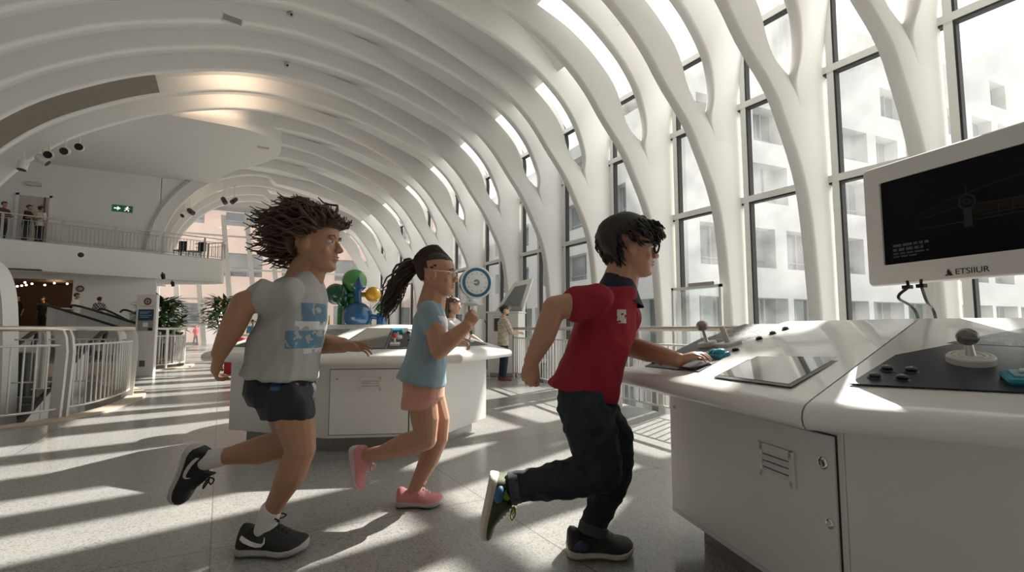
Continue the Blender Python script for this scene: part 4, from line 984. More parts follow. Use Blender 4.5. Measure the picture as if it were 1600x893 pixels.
# ------------------------------------------------------------------ girl
def girl():
    g = Fig(655, 793); J = g.J; k = g.k
    root = empty('person', (g.foot.x, g.foot.y, 0), 'girl with a dark ponytail running in a pale blue T-shirt, pink shorts and pink shoes', 'person')
    F, U = HF(R(2), R(3)); h = 70 * k; ear = J(682, 433)
    b = MB(); P = head(b, ear, h, F, U)
    b.caps(J(678, 448), J(672, 480), 17 * k, 21 * k); b.caps(J(684, 448), J(678, 478), 14 * k, 18 * k)
    b.loft([g.sec(662, 474, 687, 474, .07), g.sec(654, 500, 692, 500, .105), g.sec(650, 550, 688, 550, .10), g.sec(640, 600, 692, 600, .135), g.sec(640, 625, 688, 625, .13)])
    nr, fr = -.12, .12
    g.limb(b, [(670, 488, nr, 13), (680, 515, nr - .03, 15), (686, 545, nr - .05, 14)]); g.limb(b, [(686, 546, nr - .05, 14), (706, 529, nr - .06, 13), (729, 509, nr - .04, 9)])
    hand(b, J(729, 510, nr - .04), J(741, 494, nr - .03) - J(729, 510, nr - .04), -FH * .85 + RT * .4, 42 * k, (1.15, 1.2, 1.25, 1.3), 1, thumb=(.8, .35), spread=.03, th_curl=.7)
    g.limb(b, [(676, 488, fr, 12), (676, 520, fr + .03, 14)]); g.limb(b, [(676, 520, fr + .03, 14), (692, 534, fr + .02, 12), (706, 536, fr, 9)])
    hand(b, J(706, 536, fr), RT + Vector((0, 0, .1)), Vector((0, 0, 1)) + FH * .5, 40 * k, (.7, .7, .8, .8), -1)
    g.limb(b, [(660, 622, -.065, 22), (664, 655, -.075, 21), (666, 684, -.08, 16)]); g.limb(b, [(665, 685, -.08, 17), (632, 695, -.08, 17.5), (598, 706, -.08, 11), (578, 709, -.08, 9.5), (566, 712, -.08, 10)])
    g.limb(b, [(672, 622, .07, 24), (684, 655, .07, 19), (685, 684, .06, 15)]); g.limb(b, [(685, 684, .06, 14.5), (670, 718, .06, 15.5), (654, 750, .05, 10.5), (644, 770, .05, 9)]); g.limb(b, [(644, 770, .05, 9), (648, 784, .05, 9)])
    vox(b, 'body', SKIN2, root, .0052, 4)
    face_parts(P, h, F, U, root, HAIRK)
    hb = MB(); haircap(hb, P, h, F, U, th=.03, fringe=.77, nape=.30, side=-.14); rg = random.Random(5)
    band = J(650, 411)
    for i in range(60):
        p, n_ = scalp(P, .5, .3)(rg); hb.tube([p, p.lerp(band, .5) + n_ * .018, band], [.007, .008, .006], 5)
    for i in range(110):
        t = (i / 109 - .5) * 1.56; p = P(.345 - .62 * abs(t) ** 1.6, .30 * math.copysign(min(1, abs(t) * 1.25), t), .775 - .34 * abs(t) ** 2.2) + Vector((rg.uniform(-1, 1), rg.uniform(-1, 1), rg.uniform(-1, 1))) * .003
        mid = (p + band) / 2; cN = (mid - P(-.05, 0, .60)).normalized(); mid = P(-.05, 0, .60) + cN * (.535 * h); hb.tube(catmull([p, p.lerp(mid, .45) + cN * .014, mid, band], 3), [.003] + [.0075] * 8 + [.005], 5)
    def tail(rng):
        q = band + Vector((rng.uniform(-1, 1), rng.uniform(-1, 1), rng.uniform(-1, 1))) * .02; return q, (-RT * .8 + Vector((0, 0, rng.uniform(-.2, .6))) + FH * rng.uniform(-.5, .5)).normalized()
    wind = (-RT * .35 + Vector((0, 0, -1.0))).normalized()
    strands(hb, tail, 150, rg, .36, wind, .42, .010, 8)
    hb.build('hair', HAIRB, root, smooth='all')
    m2 = MB(); ax = (J(640, 408) - J(662, 414)).normalized(); m2.lathe(band - ax * .016, [(.030, 0), (.034, .008), (.034, .026), (.030, .034)], 16, ax); m2.build('hair_band', M('white_band', (.8, .79, .76), .6), root, smooth=50)
    gl = MB(); S = U.cross(F); gm_ = M('pale_glasses_wire', (.75, .66, .6), .25, .6)
    for sg in (-1, 1):
        gl.tube([P(.42 + .02 * math.cos(t), sg * (.15 + .1 * math.cos(t)), .50 + .085 * math.sin(t)) for t in [i * .42 for i in range(15)]], .0022, 6, True); gl.tube([P(.42, sg * .25, .52), P(.2, sg * .36, .53), P(-.03, sg * .365, .53)], .0025, 6)
    gl.tube([P(.43, -.05, .52), P(.435, .05, .52)], .002, 6); gl.build('glasses', gm_, root, smooth='all')
    CO = lambda x, y, o: tuple(J(x, y, o) - ORI[root.name]); TB = print_mat('pale_blue_cotton', (.26, .36, .415), [(CO(698, 512, 0), (7 * k, .2, 18 * k), (.68, .68, .68), 22, .38)]); s = MB()
    s.loft([g.sec(664, 470, 689, 468, .06), g.sec(656, 478, 694, 480, .11), g.sec(648, 496, 699, 502, .142), g.sec(642, 530, 698, 532, .135), g.sec(633, 562, 697, 562, .158), g.sec(622, 588, 696, 604, .19)])
    for o, q in ((nr, ((669, 486, 16.5), (673, 498, 17.5), (678, 511, 18.5))), (fr, ((676, 486, 16), (677, 508, 18)))): s.chain([(J(x, y, o - (.015 if o < 0 else -.015)), r * k) for x, y, r in q])
    sh = vox(s, 'shirt', TB, root, .0065, 12, folds=.014, fs=(8, 8, 4.5))
    PK = M('pink_cotton', (.66, .34, .26), .85, var=.05, bump=.25, bscale=14); t = MB()
    t.loft([g.sec(632, 576, 693, 586, .15), g.sec(630, 600, 694, 606, .158), g.sec(632, 620, 693, 620, .15)])
    t.loft([g.sec(629, 608, 682, 608, .08, -.072), g.sec(627, 638, 680, 638, .08, -.078)])
    t.loft([g.sec(640, 608, 694, 608, .075, .072), g.sec(642, 634, 693, 634, .074, .078)])
    vox(t, 'shorts', PK, root, .006, 3, folds=.006, fs=(10, 10, 6))
    P1 = M('pink_mesh_fabric', (.66, .26, .27), .7, bump=.2, bscale=120); S1 = M('grey_pink_sole', (.58, .50, .48), .7); LC = M('pale_pink_lace', (.80, .52, .52), .7)
    Hh, Tt = J(620, 793, .05), J(692, 788, .05); Hh.z = Tt.z = 0
    shoe(root, Hh, Tt, Vector((0, 0, 1)), P1, S1, LC, wd=.095, hgt=.38)
    shoe(root, J(548, 698, -.08), J(556, 765, -.08), J(600, 705, -.08) - J(550, 718, -.08), P1, S1, LC, wd=.095, hgt=.38)
girl()

# ------------------------------------------------------------------ boy in red
def red_boy():
    g = Fig(935, 872); J = g.J; k = g.k
    root = empty('person', (g.foot.x, g.foot.y, 0), 'boy with short dark hair and black glasses running in a red polo shirt and jeans', 'person')
    F, U = HF(R(3), R(2)); h = 93 * k; ear = J(983, 393)
    b = MB(); P = head(b, ear, h, F, U)
    b.caps(J(973, 414), J(961, 456), 22 * k, 28 * k); b.caps(J(984, 416), J(972, 456), 17 * k, 23 * k)
    b.loft([g.sec(940, 456, 982, 456, .085), g.sec(914, 490, 980, 490, .13), g.sec(900, 545, 966, 545, .13), g.sec(892, 600, 948, 600, .135), g.sec(892, 635, 944, 635, .13)])
    nr, fr = -.135, .135
    g.limb(b, [(930, 470, nr, 19), (895, 477, nr - .04, 19.5), (866, 480, nr - .06, 17)]); g.limb(b, [(866, 481, nr - .06, 17.5), (850, 525, nr - .05, 16.5), (831, 562, nr - .02, 11.5)])
    hand(b, J(831, 562, nr - .02), J(823, 600, nr) - J(831, 562, nr - .02), -FH * .9 - RT * .4, 58 * k, (.7, .75, .8, .85), 1, spread=.06, thumb=(.9, .3))
    g.limb(b, [(972, 474, fr, 17), (978, 510, fr + .05, 20), (984, 540, fr + .06, 17)])
    Wp = A.T(1060, 562, .045); e0 = J(984, 541, fr + .06)
    b.chain([(e0, 17.5 * k), (e0.lerp(Wp, .4) - Vector((0, 0, .0)), 16.5 * k), (Wp, 11 * k)])
    hd = (A.T(1092, 556, .045) - Wp).normalized(); hand(b, Wp, hd + A.tn * .15, A.tn, 54 * k, (.45, .5, .55, .6), 1, thumb=(.8, .5), spread=.12)
    g.limb(b, [(914, 630, -.08, 25), (926, 690, -.10, 25), (940, 735, -.1, 20)]); g.limb(b, [(940, 737, -.1, 20), (880, 748, -.1, 19), (825, 757, -.09, 16), (795, 762, -.09, 15), (780, 766, -.09, 14)])
    g.limb(b, [(918, 630, .08, 25), (953, 680, .09, 24), (962, 725, .08, 19)]); g.limb(b, [(962, 726, .08, 19), (948, 770, .07, 18), (930, 812, .06, 14), (922, 840, .05, 13), (922, 856, .05, 13)])
    vox(b, 'body', SKIN2, root, .0052, 4)
    face_parts(P, h, F, U, root, HAIRK)
    hb = MB(); haircap(hb, P, h, F, U, th=.10, fringe=.64, nape=.18, side=-.13); rg = random.Random(11); Sx = U.cross(F)
    def flow(rng):
        p, n_ = scalp(P, .25, .42)(rng); return p + n_ * .018, n_
    strands(hb, flow, 420, rg, .055, (RT * .55 - Vector((0, 0, .75))).normalized(), .35, .009, 4, .45)
    strands(hb, lambda r_: (P(.30 + r_.uniform(-.15, .12), r_.uniform(-.27, .27), .90), (F * .3 + U * .3).normalized()), 150, rg, .05, (RT * .45 - U * .6), .5, .009, 5, .35)
    strands(hb, lambda r_: (P(.40 + r_.uniform(-.06, .05), r_.uniform(-.28, .28), .80), F), 110, rg, .06, (F * .15 - U * .95), .35, .009, 4, .5)
    hb.build('hair', HAIRK, root, smooth='all')
    gl = MB()
    for sg in (-1, 1):
        gl.tube([P(.425 + .01 * math.cos(t), sg * (.16 + .115 * math.cos(t)), .50 + .10 * math.sin(t)) for t in [i * .42 for i in range(15)]], .0055, 6, True); gl.bar(P(.42, sg * .285, .54), P(-.03, sg * .365, .55), .006, .013, U)
        gl.bar(P(.43, sg * .05, .575), P(.40, sg * .29, .575), .008, .010, U)
    gl.tube([P(.44, -.05, .53), P(.45, 0, .54), P(.44, .05, .53)], .005, 6); gl.build('glasses', M('black_frame', (.01, .01, .011), .25), root, smooth=50)
    CO = lambda x, y, o: tuple(J(x, y, o) - ORI[root.name]); RD = print_mat('red_pique_cotton', (.30, .008, .026), [(CO(971, 494, -.15), (7 * k, .10, 10 * k), (.66, .60, .58), 60, .36)], .85); s = MB()
    s.loft([g.sec(942, 446, 987, 446, .075), g.sec(926, 452, 992, 456, .132), g.sec(908, 476, 993, 482, .168), g.sec(894, 520, 988, 522, .172), g.sec(880, 560, 975, 560, .17), g.sec(866, 588, 966, 604, .178), g.sec(857, 598, 962, 630, .185)])
    for o, q in ((nr, ((934, 466, 23), (918, 470, 25), (902, 475, 27))), (fr, ((970, 470, 23), (976, 500, 26)))): s.chain([(J(x, y, o - (.02 if o < 0 else -.02)), r * k) for x, y, r in q])
    sh = vox(s, 'polo_shirt', RD, root, .007, 16, folds=.020, fs=(7, 7, 4.0))
    cm = M('navy_collar_knit', (.012, .014, .03), .8, bump=.2, bscale=60); m2 = MB()
    r1 = g.sec(945, 426, 990, 440, .075, 0, 24); r2 = g.sec(936, 443, 999, 468, .112, 0, 24); r3 = g.sec(931, 451, 1004, 480, .128, 0, 24)
    m2.loft([r1, r2, r3, [q - Vector((0, 0, .004)) for q in r3], [q + Vector((0, 0, .0)) for q in r2], r1], False); m2.build('collar', cm, sh, smooth=60)
    DN = M('dark_denim', (.014, .019, .028), .85, var=.25, vscale=18, bump=.35, bscale=16); t = MB()
    t.loft([g.sec(880, 578, 952, 585, .155), g.sec(874, 605, 956, 612, .168), g.sec(874, 628, 962, 630, .172), g.sec(884, 650, 960, 650, .165)])
    t.chain([(J(x, y, o), r * k) for x, y, o, r in ((912, 632, -.09, 40), (928, 690, -.10, 37), (940, 734, -.1, 31))]); t.chain([(J(x, y, o), r * k) for x, y, o, r in ((940, 736, -.1, 30), (885, 748, -.1, 28), (830, 757, -.09, 23), (808, 760, -.09, 22))])
    t.chain([(J(x, y, o), r * k) for x, y, o, r in ((918, 632, .09, 40), (955, 684, .09, 35), (962, 726, .08, 28))]); t.chain([(J(x, y, o), r * k) for x, y, o, r in ((962, 728, .08, 28), (948, 770, .07, 26), (932, 806, .06, 21), (926, 824, .05, 20))])
    tr = vox(t, 'jeans', DN, root, .0075, 4, folds=.013, fs=(11, 11, 14))
    cf = M('denim_turn_up', (.06, .065, .07), .85, var=.2, vscale=60); m2 = MB(); ax = (J(926, 830, .05) - J(932, 806, .06)).normalized(); m2.lathe(J(928, 818, .05), [(20 * k, 0), (22.5 * k, .003), (22.5 * k, .045), (20 * k, .048)], 22, ax); m2.build('turn_up', cf, tr, smooth=50)
    m2 = MB(); ax = (J(800, 762, -.09) - J(830, 757, -.09)).normalized(); m2.lathe(J(812, 759.5, -.09), [(21 * k, 0), (23 * k, .003), (23 * k, .045), (21 * k, .048)], 22, ax); m2.build('turn_up', cf, tr, smooth=50)
    LM = M('lime_sock_knit', (.34, .45, .06), .9, bump=.3, bscale=80)
    m2 = MB(); g.limb(m2, [(925, 828, .05, 16), (922, 846, .05, 16), (922, 856, .05, 15)]); vox(m2, 'sock', LM, root, .006, 3)
    m2 = MB(); g.limb(m2, [(805, 760, -.09, 17), (782, 765, -.09, 17)]); vox(m2, 'sock', LM, root, .006, 3)
    BK = M('black_mesh_fabric', (.012, .012, .013), .7); SO = M('beige_rubber_sole', (.56, .48, .42), .65); AC = M('navy_heel_panel', (.02, .035, .075), .6); LL = M('lime_lace', (.30, .34, .10), .7)
    Hh, Tt = J(886, 876, .05), J(989, 871, .05); Hh.z = Tt.z = 0
    shoe(root, Hh, Tt, Vector((0, 0, 1)), BK, SO, LL, wd=.115, accent=AC, hgt=.40)
    shoe(root, J(766, 738, -.09), J(746, 838, -.09), J(820, 757, -.09) - J(756, 782, -.09), M('black_lime_mesh', (.05, .065, .015), .7, var=.8, vscale=14), SO, LL, wd=.115, accent=M('blue_heel_panel', (.03, .12, .26), .6), hgt=.40)
red_boy()
# ================================================================== BACKGROUND PEOPLE
def bystander(base, H, f, label, top, bottom, hair, skin, shoes, hands_at=None, lean=0.0, long_hair=False, vx=.009, sleeve='short', fine=False, group=None, step=0.0):
    base = Vector(base); f = Vector(f); f.z = 0; f.normalize(); u = Vector((0, 0, 1)); l = u.cross(f)
    root = empty('person', base, label, 'person', group)
    Q_ = lambda x, y, z: base + f * (x * H + lean * max(0, z - .5) * H) + l * (y * H) + u * (z * H)
    b = MB(); h = .135 * H; ear = Q_(.015, 0, .923); P = head(b, ear, h, f, u)
    b.caps(Q_(0, 0, .86), Q_(-.005, 0, .81), .035 * H, .042 * H)
    E = lambda x, z, a, w_: [Q_(x + a * math.cos(t * .3142), w_ * math.sin(t * .3142), z) for t in range(20)]
    b.loft([E(0, .825, .03, .05), E(0, .80, .05, .095), E(.0, .72, .062, .098), E(0, .60, .052, .078), E(0, .52, .06, .092), E(0, .47, .055, .09)])
    hp = hands_at or [(.02, .13, .47), (.02, -.13, .47)]; arms = []
    for sg, hpnt in zip((1, -1), hp):
        sh_ = Q_(0, sg * .105, .79); W = Q_(*hpnt); d = W - sh_; L1, L2 = .175 * H, .155 * H; Ld = min(d.length, L1 + L2 - .002); m_ = d.normalized(); a = (L1 * L1 - L2 * L2 + Ld * Ld) / (2 * Ld); hh = math.sqrt(max(0, L1 * L1 - a * a))
        pr_ = (-f * .6 - u * .6 + l * sg * .5); pr_ = (pr_ - m_ * pr_.dot(m_)).normalized(); el = sh_ + m_ * a + pr_ * hh; W = sh_ + m_ * Ld
        b.chain([(sh_, .032 * H), (el, .025 * H), (W, .016 * H)]); dd = (W - el).normalized()
        if fine: hand(b, W, dd, (u * .6 + l * sg * .6 - dd * .1), .10 * H, (.4, .4, .45, .5), -sg, spread=.08)
        else: b.caps(W, W + dd * .05 * H, .018 * H, .014 * H)
        arms.append((sh_, el, W))
    legs = []
    for sg in (1, -1):
        hp_, kn, an = Q_(0, sg * .05, .49), Q_(.012 + step * sg * .5, sg * .055, .27), Q_(-.01 + step * sg, sg * .055, .045); legs.append((hp_, kn, an)); b.chain([(hp_, .05 * H), (kn, .034 * H), (an, .022 * H)]); b.caps(an, an + f * .03 * H - u * .02 * H, .022 * H, .02 * H)
    vox(b, 'body', skin, root, vx, 3)
    hb = MB(); haircap(hb, P, h, f, u, th=.06, fringe=.70, nape=.15 if long_hair else .25)
    if long_hair:
        for i in range(26):
            t = math.pi * (i / 25 - .5) * 1.3; p0 = P(-.25 - .15 * math.cos(t), .36 * math.sin(t), .6); hb.tube([p0, p0 - u * .5 * h - f * .03, p0 - u * (.95 * h)], [.014, .014, .006], 6)
    rg = random.Random(int(base.x * 100)); strands(hb, scalp(P, .55, .34), 50, rg, .05, -u * .3 - f * .1, .3, .008, 3); hb.build('hair', hair, root, smooth='all')
    s = MB(); s.loft([E(0, .835, .034, .05), E(0, .815, .058, .1), E(0, .72, .074, .110), E(0, .60, .070, .094), E(0, .50, .074, .106), E(0, .465, .074, .108)])
    for sh_, el, W in arms:
        e = el if sleeve == 'short' else W; s.chain([(sh_, .042 * H), (sh_.lerp(el, .85) if sleeve == 'short' else el, .037 * H)] + ([] if sleeve == 'short' else [(W.lerp(el, .1), .026 * H)]))
    vox(s, 'shirt', top, root, vx, 3)
    t = MB(); t.loft([E(0, .52, .066, .098), E(0, .46, .068, .1), E(0, .44, .06, .09)])
    for hp_, kn, an in legs: t.chain([(hp_ - u * .02 * H, .056 * H), (kn, .043 * H), (an + u * .015 * H, .036 * H)])
    vox(t, 'trousers', bottom, root, vx, 3)
    for hp_, kn, an in legs:
        mb = MB(); c = Vector((an.x, an.y, base.z)) + f * .035 * H; mb.loft([[c + f * (x * H) + l * (y * w_ * H) + u * (z * H) for y, z in ((-1, 0), (-1, .018), (-.7, hh_), (.7, hh_), (1, .018), (1, 0))] for x, w_, hh_ in ((-.075, .020, .05), (-.06, .027, .062), (-.02, .027, .055), (.03, .032, .035), (.06, .028, .026), (.075, .015, .018))]); mb.build('shoe', shoes, root, smooth=50)
    return root
T_ = lambda n, c: M('cloth_' + n, c, .9, var=.08, vscale=25, bump=.2, bscale=12)
SHD = M('dark_shoe_leather', (.03, .02, .018), .5); SHR = M('dark_red_shoe', (.16, .03, .03), .6)
CHK = check_mat('pale_checked_cotton', (.58, .52, .42), (.36, .30, .22), 11, True); CHD = check_mat('dark_checked_cotton', (.50, .46, .45), (.07, .03, .04), 15)
mp = on_z(786, 594); nf = Vector((5.62, 9.75, 0)) - mp; fm = (RT * .95 + FH * .3)
rt_ = Vector((mp.x, mp.y, 0))
bystander(mp, 1.56, fm, 'bearded man in a pale checked shirt leaning on the railing by the tall kiosk', CHK, T_('jeans_blue', (.022, .03, .05)), HAIRK, SKIN3, SHR, hands_at=[(.22, .04, .635), (.22, -.03, .635)], lean=.02, vx=.0065, fine=True)
bd = MB(); hh_ = .135 * 1.56; ff = Vector((fm.x, fm.y, 0)).normalized(); cc = mp + ff * (.015 * 1.56 + .02 * .423 * 1.56) + Vector((0, 0, .923 * 1.56 - .42 * hh_))
man = [o for o in bpy.data.objects if o.get('label', '').startswith('bearded man')][0]
bd.ell(cc + ff * (.20 * hh_) + Vector((0, 0, .11 * hh_)), ff * .19 * hh_, ff.cross(Vector((0, 0, 1))) * .25 * hh_, Vector((0, 0, .12 * hh_)), 16, 10); bd.build('beard', HAIRK, man, smooth='all')
wp = on_d(702, 520, 6.0); wp.z = 0
bystander(wp, 1.44, RT * .95 - FH * .25, 'woman with brown hair leaning over the middle console, half hidden behind the girl', T_('white_top', (.70, .66, .63)), T_('grey_trousers', (.16, .16, .17)), M('hair_mid_brown', (.12, .065, .035), .45, var=.3, vscale=30), SKIN3, SHD, hands_at=[(.30, .08, .60), (.31, -.10, .61)], lean=.05, long_hair=True, vx=.0065, fine=True)
def at_wall(px, py, y): return on_y(px, py, y)
p = on_y(38, 376, 29.25); bystander((p.x, p.y, MZ), 1.62, RT * .9 + FH * .3, 'person in a dark top bending toward a companion by the balcony door', T_('black_top', (.02, .018, .017)), T_('dark_blue', (.025, .035, .05)), HAIRK, SKIN1, SHD, hands_at=[(.25, .05, .66), (.2, -.1, .64)], lean=.12, vx=.014)
p = on_y(60, 376, 29.5); bystander((p.x, p.y, MZ), 1.66, FH, 'person in a white T-shirt standing with back turned at the balcony door', T_('white_tee', (.72, .66, .63)), T_('dark_blue', (.025, .035, .05)), HAIRB, SKIN1, SHD, vx=.014)
p = on_y(2, 376, 29.0); bystander((p.x, p.y, MZ), 1.62, RT, 'person in a brown shirt at the far left end of the balcony railing', T_('brown_shirt', (.10, .05, .03)), T_('dark_blue', (.025, .035, .05)), HAIRK, SKIN1, SHD, hands_at=[(.2, .05, .62), (.2, -.05, .62)], vx=.014)
LZ = .95     # raised landing by the cafe
p = on_y(117, 500, 28.6); bystander((p.x, p.y, LZ), 1.66, RT + FH * .2, 'person in a white T-shirt standing before the dark cafe opening', T_('white_tee', (.72, .66, .63)), T_('black_trousers', (.02, .02, .022)), HAIRB, SKIN1, SHD, vx=.013)
p = on_y(153, 505, 28.8); bystander((p.x, p.y, LZ), 1.52, FH - RT * .3, 'person in a dark checked shirt with back turned on the landing', CHD, T_('black_trousers', (.02, .02, .022)), HAIRK, SKIN1, SHD, hands_at=[(.2, .12, .60), (.2, -.12, .62)], vx=.013)
p = on_z(305, 538); bystander((p.x, p.y, 0), 1.30, RT - FH * .3, 'child in a red hooded top walking by the distant tilted kiosk', T_('red_hood', (.50, .04, .05)), T_('purple_trousers', (.10, .04, .09)), M('red_hood_cloth', (.50, .04, .05), .9), SKIN3, SHD, long_hair=True, vx=.013, step=.06)
for px, lab, c in ((396, 'person in a blue shirt sitting behind the far white table', (.10, .24, .36)), (404, 'person in a dark top behind the far white table, beside the one in blue', (.04, .04, .05))):
    p = on_d(px, 500, 20.5 if px < 400 else 22); bystander((p.x, p.y, 0), 1.42, -FH + RT * .4, lab, T_('top_%d' % px, c), T_('black_trousers', (.02, .02, .022)), HAIRK, SKIN1, SHD, hands_at=[(.2, .08, .6), (.2, -.08, .6)], vx=.013)
for px, h_, lab in ((27, 1.75, 'dark figure at the left in the dim cafe'), (66, 1.7, 'dark figure standing in the middle of the dim cafe')):
    p = on_y(px, 490, 33.5); bystander((p.x, p.y, LZ), h_, -FH, lab, T_('cafe_dark', (.03, .025, .03)), T_('black_trousers', (.02, .02, .022)), HAIRK, SKIN1, SHD, vx=.016)

# ================================================================== MOLECULE SCULPTURE behind the middle console
SD = 6.55
def SJ(x, y, o=0): return on_d(x, y, SD + o)
sk = SD / FPX
BL_ = M('blue_gloss_plastic', (.010, .075, .19), .2, coat=.4); GR = M('green_gloss_plastic', (.07, .27, .045), .25, coat=.3); DG = M('dark_green_gloss_plastic', (.005, .07, .033), .2, coat=.4); YE_ = M('yellow_gloss_plastic', (.66, .33, .012), .25, coat=.3)
tb = SJ(555, 513); PLT = empty('display_table', (tb.x, tb.y, 0), 'low white pedestal carrying the coloured molecule shapes', 'pedestal')
mb = MB(); mb.lathe((tb.x, tb.y, 0), [(.62, 0), (.62, .95), (.66, .96), (.66, .985), (.0001, .985)], 40); mb.build('pedestal_body', CABW, PLT, smooth=40)
TZ = .985
# every solid ends on the pedestal
def solid(name, label, f, mat, base):
    r = empty(name, (base.x, base.y, TZ), label, 'sculpture', 'molecule shapes on the pedestal'); f(r); return r
def f_blue(r):
    c = SJ(559, 494); rr = 22.5 * sk; mb = MB(); mb.ball(c, rr, 32, 20); mb.build('sphere', BL_, r, smooth='all')
    mb = MB(); mb.lathe(Vector((c.x, c.y, TZ)), [(rr * .55, 0), (rr * .55, .02), (rr * .3, c.z - rr * .9 - TZ + .03)], 24); mb.build('foot', BL_, r, smooth=40)
    mb = MB(); mb.tube([c + Vector((0, 0, rr * .9)), SJ(559, 452)], 5.5 * sk, 16); mb.build('neck', BL_, r, smooth=40)
    t = SJ(560.5, 448); mb = MB(); mb.lathe(t, [(.0001, -7 * sk), (6 * sk, -6 * sk), (11 * sk, -1 * sk), (10.5 * sk, 1 * sk), (5.5 * sk, 5 * sk), (3.0 * sk, 12 * sk), (1.2 * sk, 16 * sk), (.0001, 17 * sk)], 24); mb.build('pointed_top', BL_, r, smooth=50)
    mb = MB(); q = SJ(595, 496); mb.tube([c + RT * rr * .9, q], 4 * sk, 14); mb.tube([Vector((q.x, q.y, TZ)), q + Vector((0, 0, 7 * sk))], 6.5 * sk, 16); mb.build('side_pipe', BL_, r, smooth=40)
    c = SJ(596, 481); mb = MB(); mb.ball(c, 8 * sk, 20, 14); mb.tube([c, q], 2.5 * sk, 10); mb.build('small_ball', M('leaf_green_plastic', (.03, .22, .05), .3), r, smooth='all')['label'] = 'small green ball'
solid('molecule_model', 'blue round flask shape with a pointed neck and a small green ball on its pipe', f_blue, BL_, SJ(559, 494))
def f_dark(r):
    c = SJ(525, 459, .15); mb = MB(); mb.ball(c, 17 * sk, 28, 18); mb.build('sphere', DG, r, smooth='all')
    c2 = SJ(536, 461, .12); mb = MB(); mb.ell(c2, RT * 9 * sk, FH * 15 * sk, Vector((0, 0, 1)) * 18 * sk, 24, 16); mb.build('disc', DG, r, smooth='all')
    c3 = SJ(538, 494, .2); mb = MB(); mb.loft([mb.ring(Vector((c3.x, c3.y, TZ)), RT * 11 * sk, FH * 11 * sk), mb.ring(c3 + Vector((0, 0, 8 * sk)), RT * 11 * sk, FH * 11 * sk), mb.ring(c2, RT * 6 * sk, FH * 6 * sk)]); mb.build('stem', M('mid_green_gloss_plastic', (.02, .13, .035), .25, coat=.3), r, smooth=40)
    mb = MB(); mb.tube([c2, SJ(553, 461, .12)], 4 * sk, 12); mb.build('arm', DG, r, smooth=40)
def f_green(r):
    f_dark(r)
    c = SJ(554, 439, .22); mb = MB(); mb.ball(c, 19.5 * sk, 32, 20); mb.build('sphere', GR, r, smooth='all')
    mb = MB(); mb.tube([Vector((c.x, c.y, TZ)), c], 9 * sk, 18); mb.build('stem', GR, r, smooth=40)
    y = SJ(583, 460, .1); mb = MB(); mb.ball(y, 12.5 * sk, 24, 16); mb.build('yellow_ball', YE_, r, smooth='all')['label'] = 'yellow ball'
    mb = MB(); mb.tube([SJ(558, 460, .2), y], 4 * sk, 14); mb.build('yellow_arm', YE_, r, smooth=40)
solid('molecule_model', 'cluster of green and dark green balls with a yellow ball, behind the blue flask', f_green, GR, SJ(554, 439, .22))
def f_yel(r):
    c = SJ(511, 504, -.05); mb = MB(); mb.lathe(Vector((c.x, c.y, TZ)), [(17 * sk, 0), (18 * sk, 3 * sk), (15 * sk, 8 * sk), (9 * sk, 13 * sk), (4 * sk, 16 * sk), (3.6 * sk, 32 * sk), (.0001, 32 * sk)], 28); mb.build('dome', YE_, r, smooth=50)
solid('molecule_model', 'yellow dome shape with an upright tube, half behind the boy in grey', f_yel, YE_, SJ(508, 504))

# ================================================================== TALL KIOSK, DIAL and INFORMATION PILLAR
kb = on_z(768, 588); ku, kn_ = (RT * .96 - FH * .28).normalized(), None; kn_ = Vector((ku.y, -ku.x, 0))
if kn_.dot(-kb) < 0: kn_ = -kn_
KI = empty('information_kiosk', (kb.x, kb.y, 0), 'tall white kiosk cabinet with a slanted screen, beside the man at the railing', 'kiosk')
kw = 11 * kb.dot(FH) / FPX
def KB(n, x0, x1, y0, y1, z0, z1, mat, bev=.01, par=None):
    mb = MB(); mb.frame_box(Vector((kb.x, kb.y, (z0 + z1) / 2)) + ku * (x0 + x1) / 2 - kn_ * (y0 + y1) / 2, ku * ((x1 - x0) / 2), kn_ * ((y1 - y0) / 2), Vector((0, 0, (z1 - z0) / 2))); return mb.build(n, mat, par or KI, bevel=bev)
kd = kb.dot(FH) / FPX; zt = on_d(768, 489, kb.dot(FH)).z; KWD = 50 * kd
KB('cabinet', -.10, KWD - .10, 0, .6, .08, zt, CABW); KB('plinth', -.06, KWD - .14, .04, .56, 0, .08, GREYM); KB('cap', -.14, KWD - .08, -.03, .63, zt, zt + .04, CABW)
wz0, wz1 = on_d(768, 517, kb.dot(FH)).z, on_d(768, 497, kb.dot(FH)).z
wf = KB('display_window', .06, .33, -.012, .004, wz0, wz1, M('kiosk_dark_glass', (.06, .065, .06), .08), .0); mb = MB(); c = Vector((kb.x, kb.y, (wz0 + wz1) / 2)) + ku * .21 + kn_ * .015; mb.frame_box(c - ku * .03, ku * .03, kn_ * .002, Vector((0, 0, .07))); mb.frame_box(c + ku * .06, ku * .012, kn_ * .002, Vector((0, 0, .10))); mb.build('specimen', JPLATE, wf)
for i in range(6): mb = MB(); mb.lathe(Vector((kb.x, kb.y, zt - .07)) + ku * (.05 + .05 * i) + kn_ * .0, [(.010, 0), (.010, .006), (.0001, .006)], 10, kn_); mb.build('indicator', M('indicator_brass', (.4, .3, .15), .4), KI)
hz = on_d(780, 434, kb.dot(FH)).z; lean_ = ku * .16
b0 = Vector((kb.x, kb.y, zt + .04)) + ku * .02 - kn_ * .30; mb = MB()
e1 = [b0 - ku * .05, b0 + ku * .62, b0 + ku * .62 + lean_ * 1.6 + Vector((0, 0, hz - zt - .04)), b0 + ku * .27 + lean_ + Vector((0, 0, hz - zt - .12))]
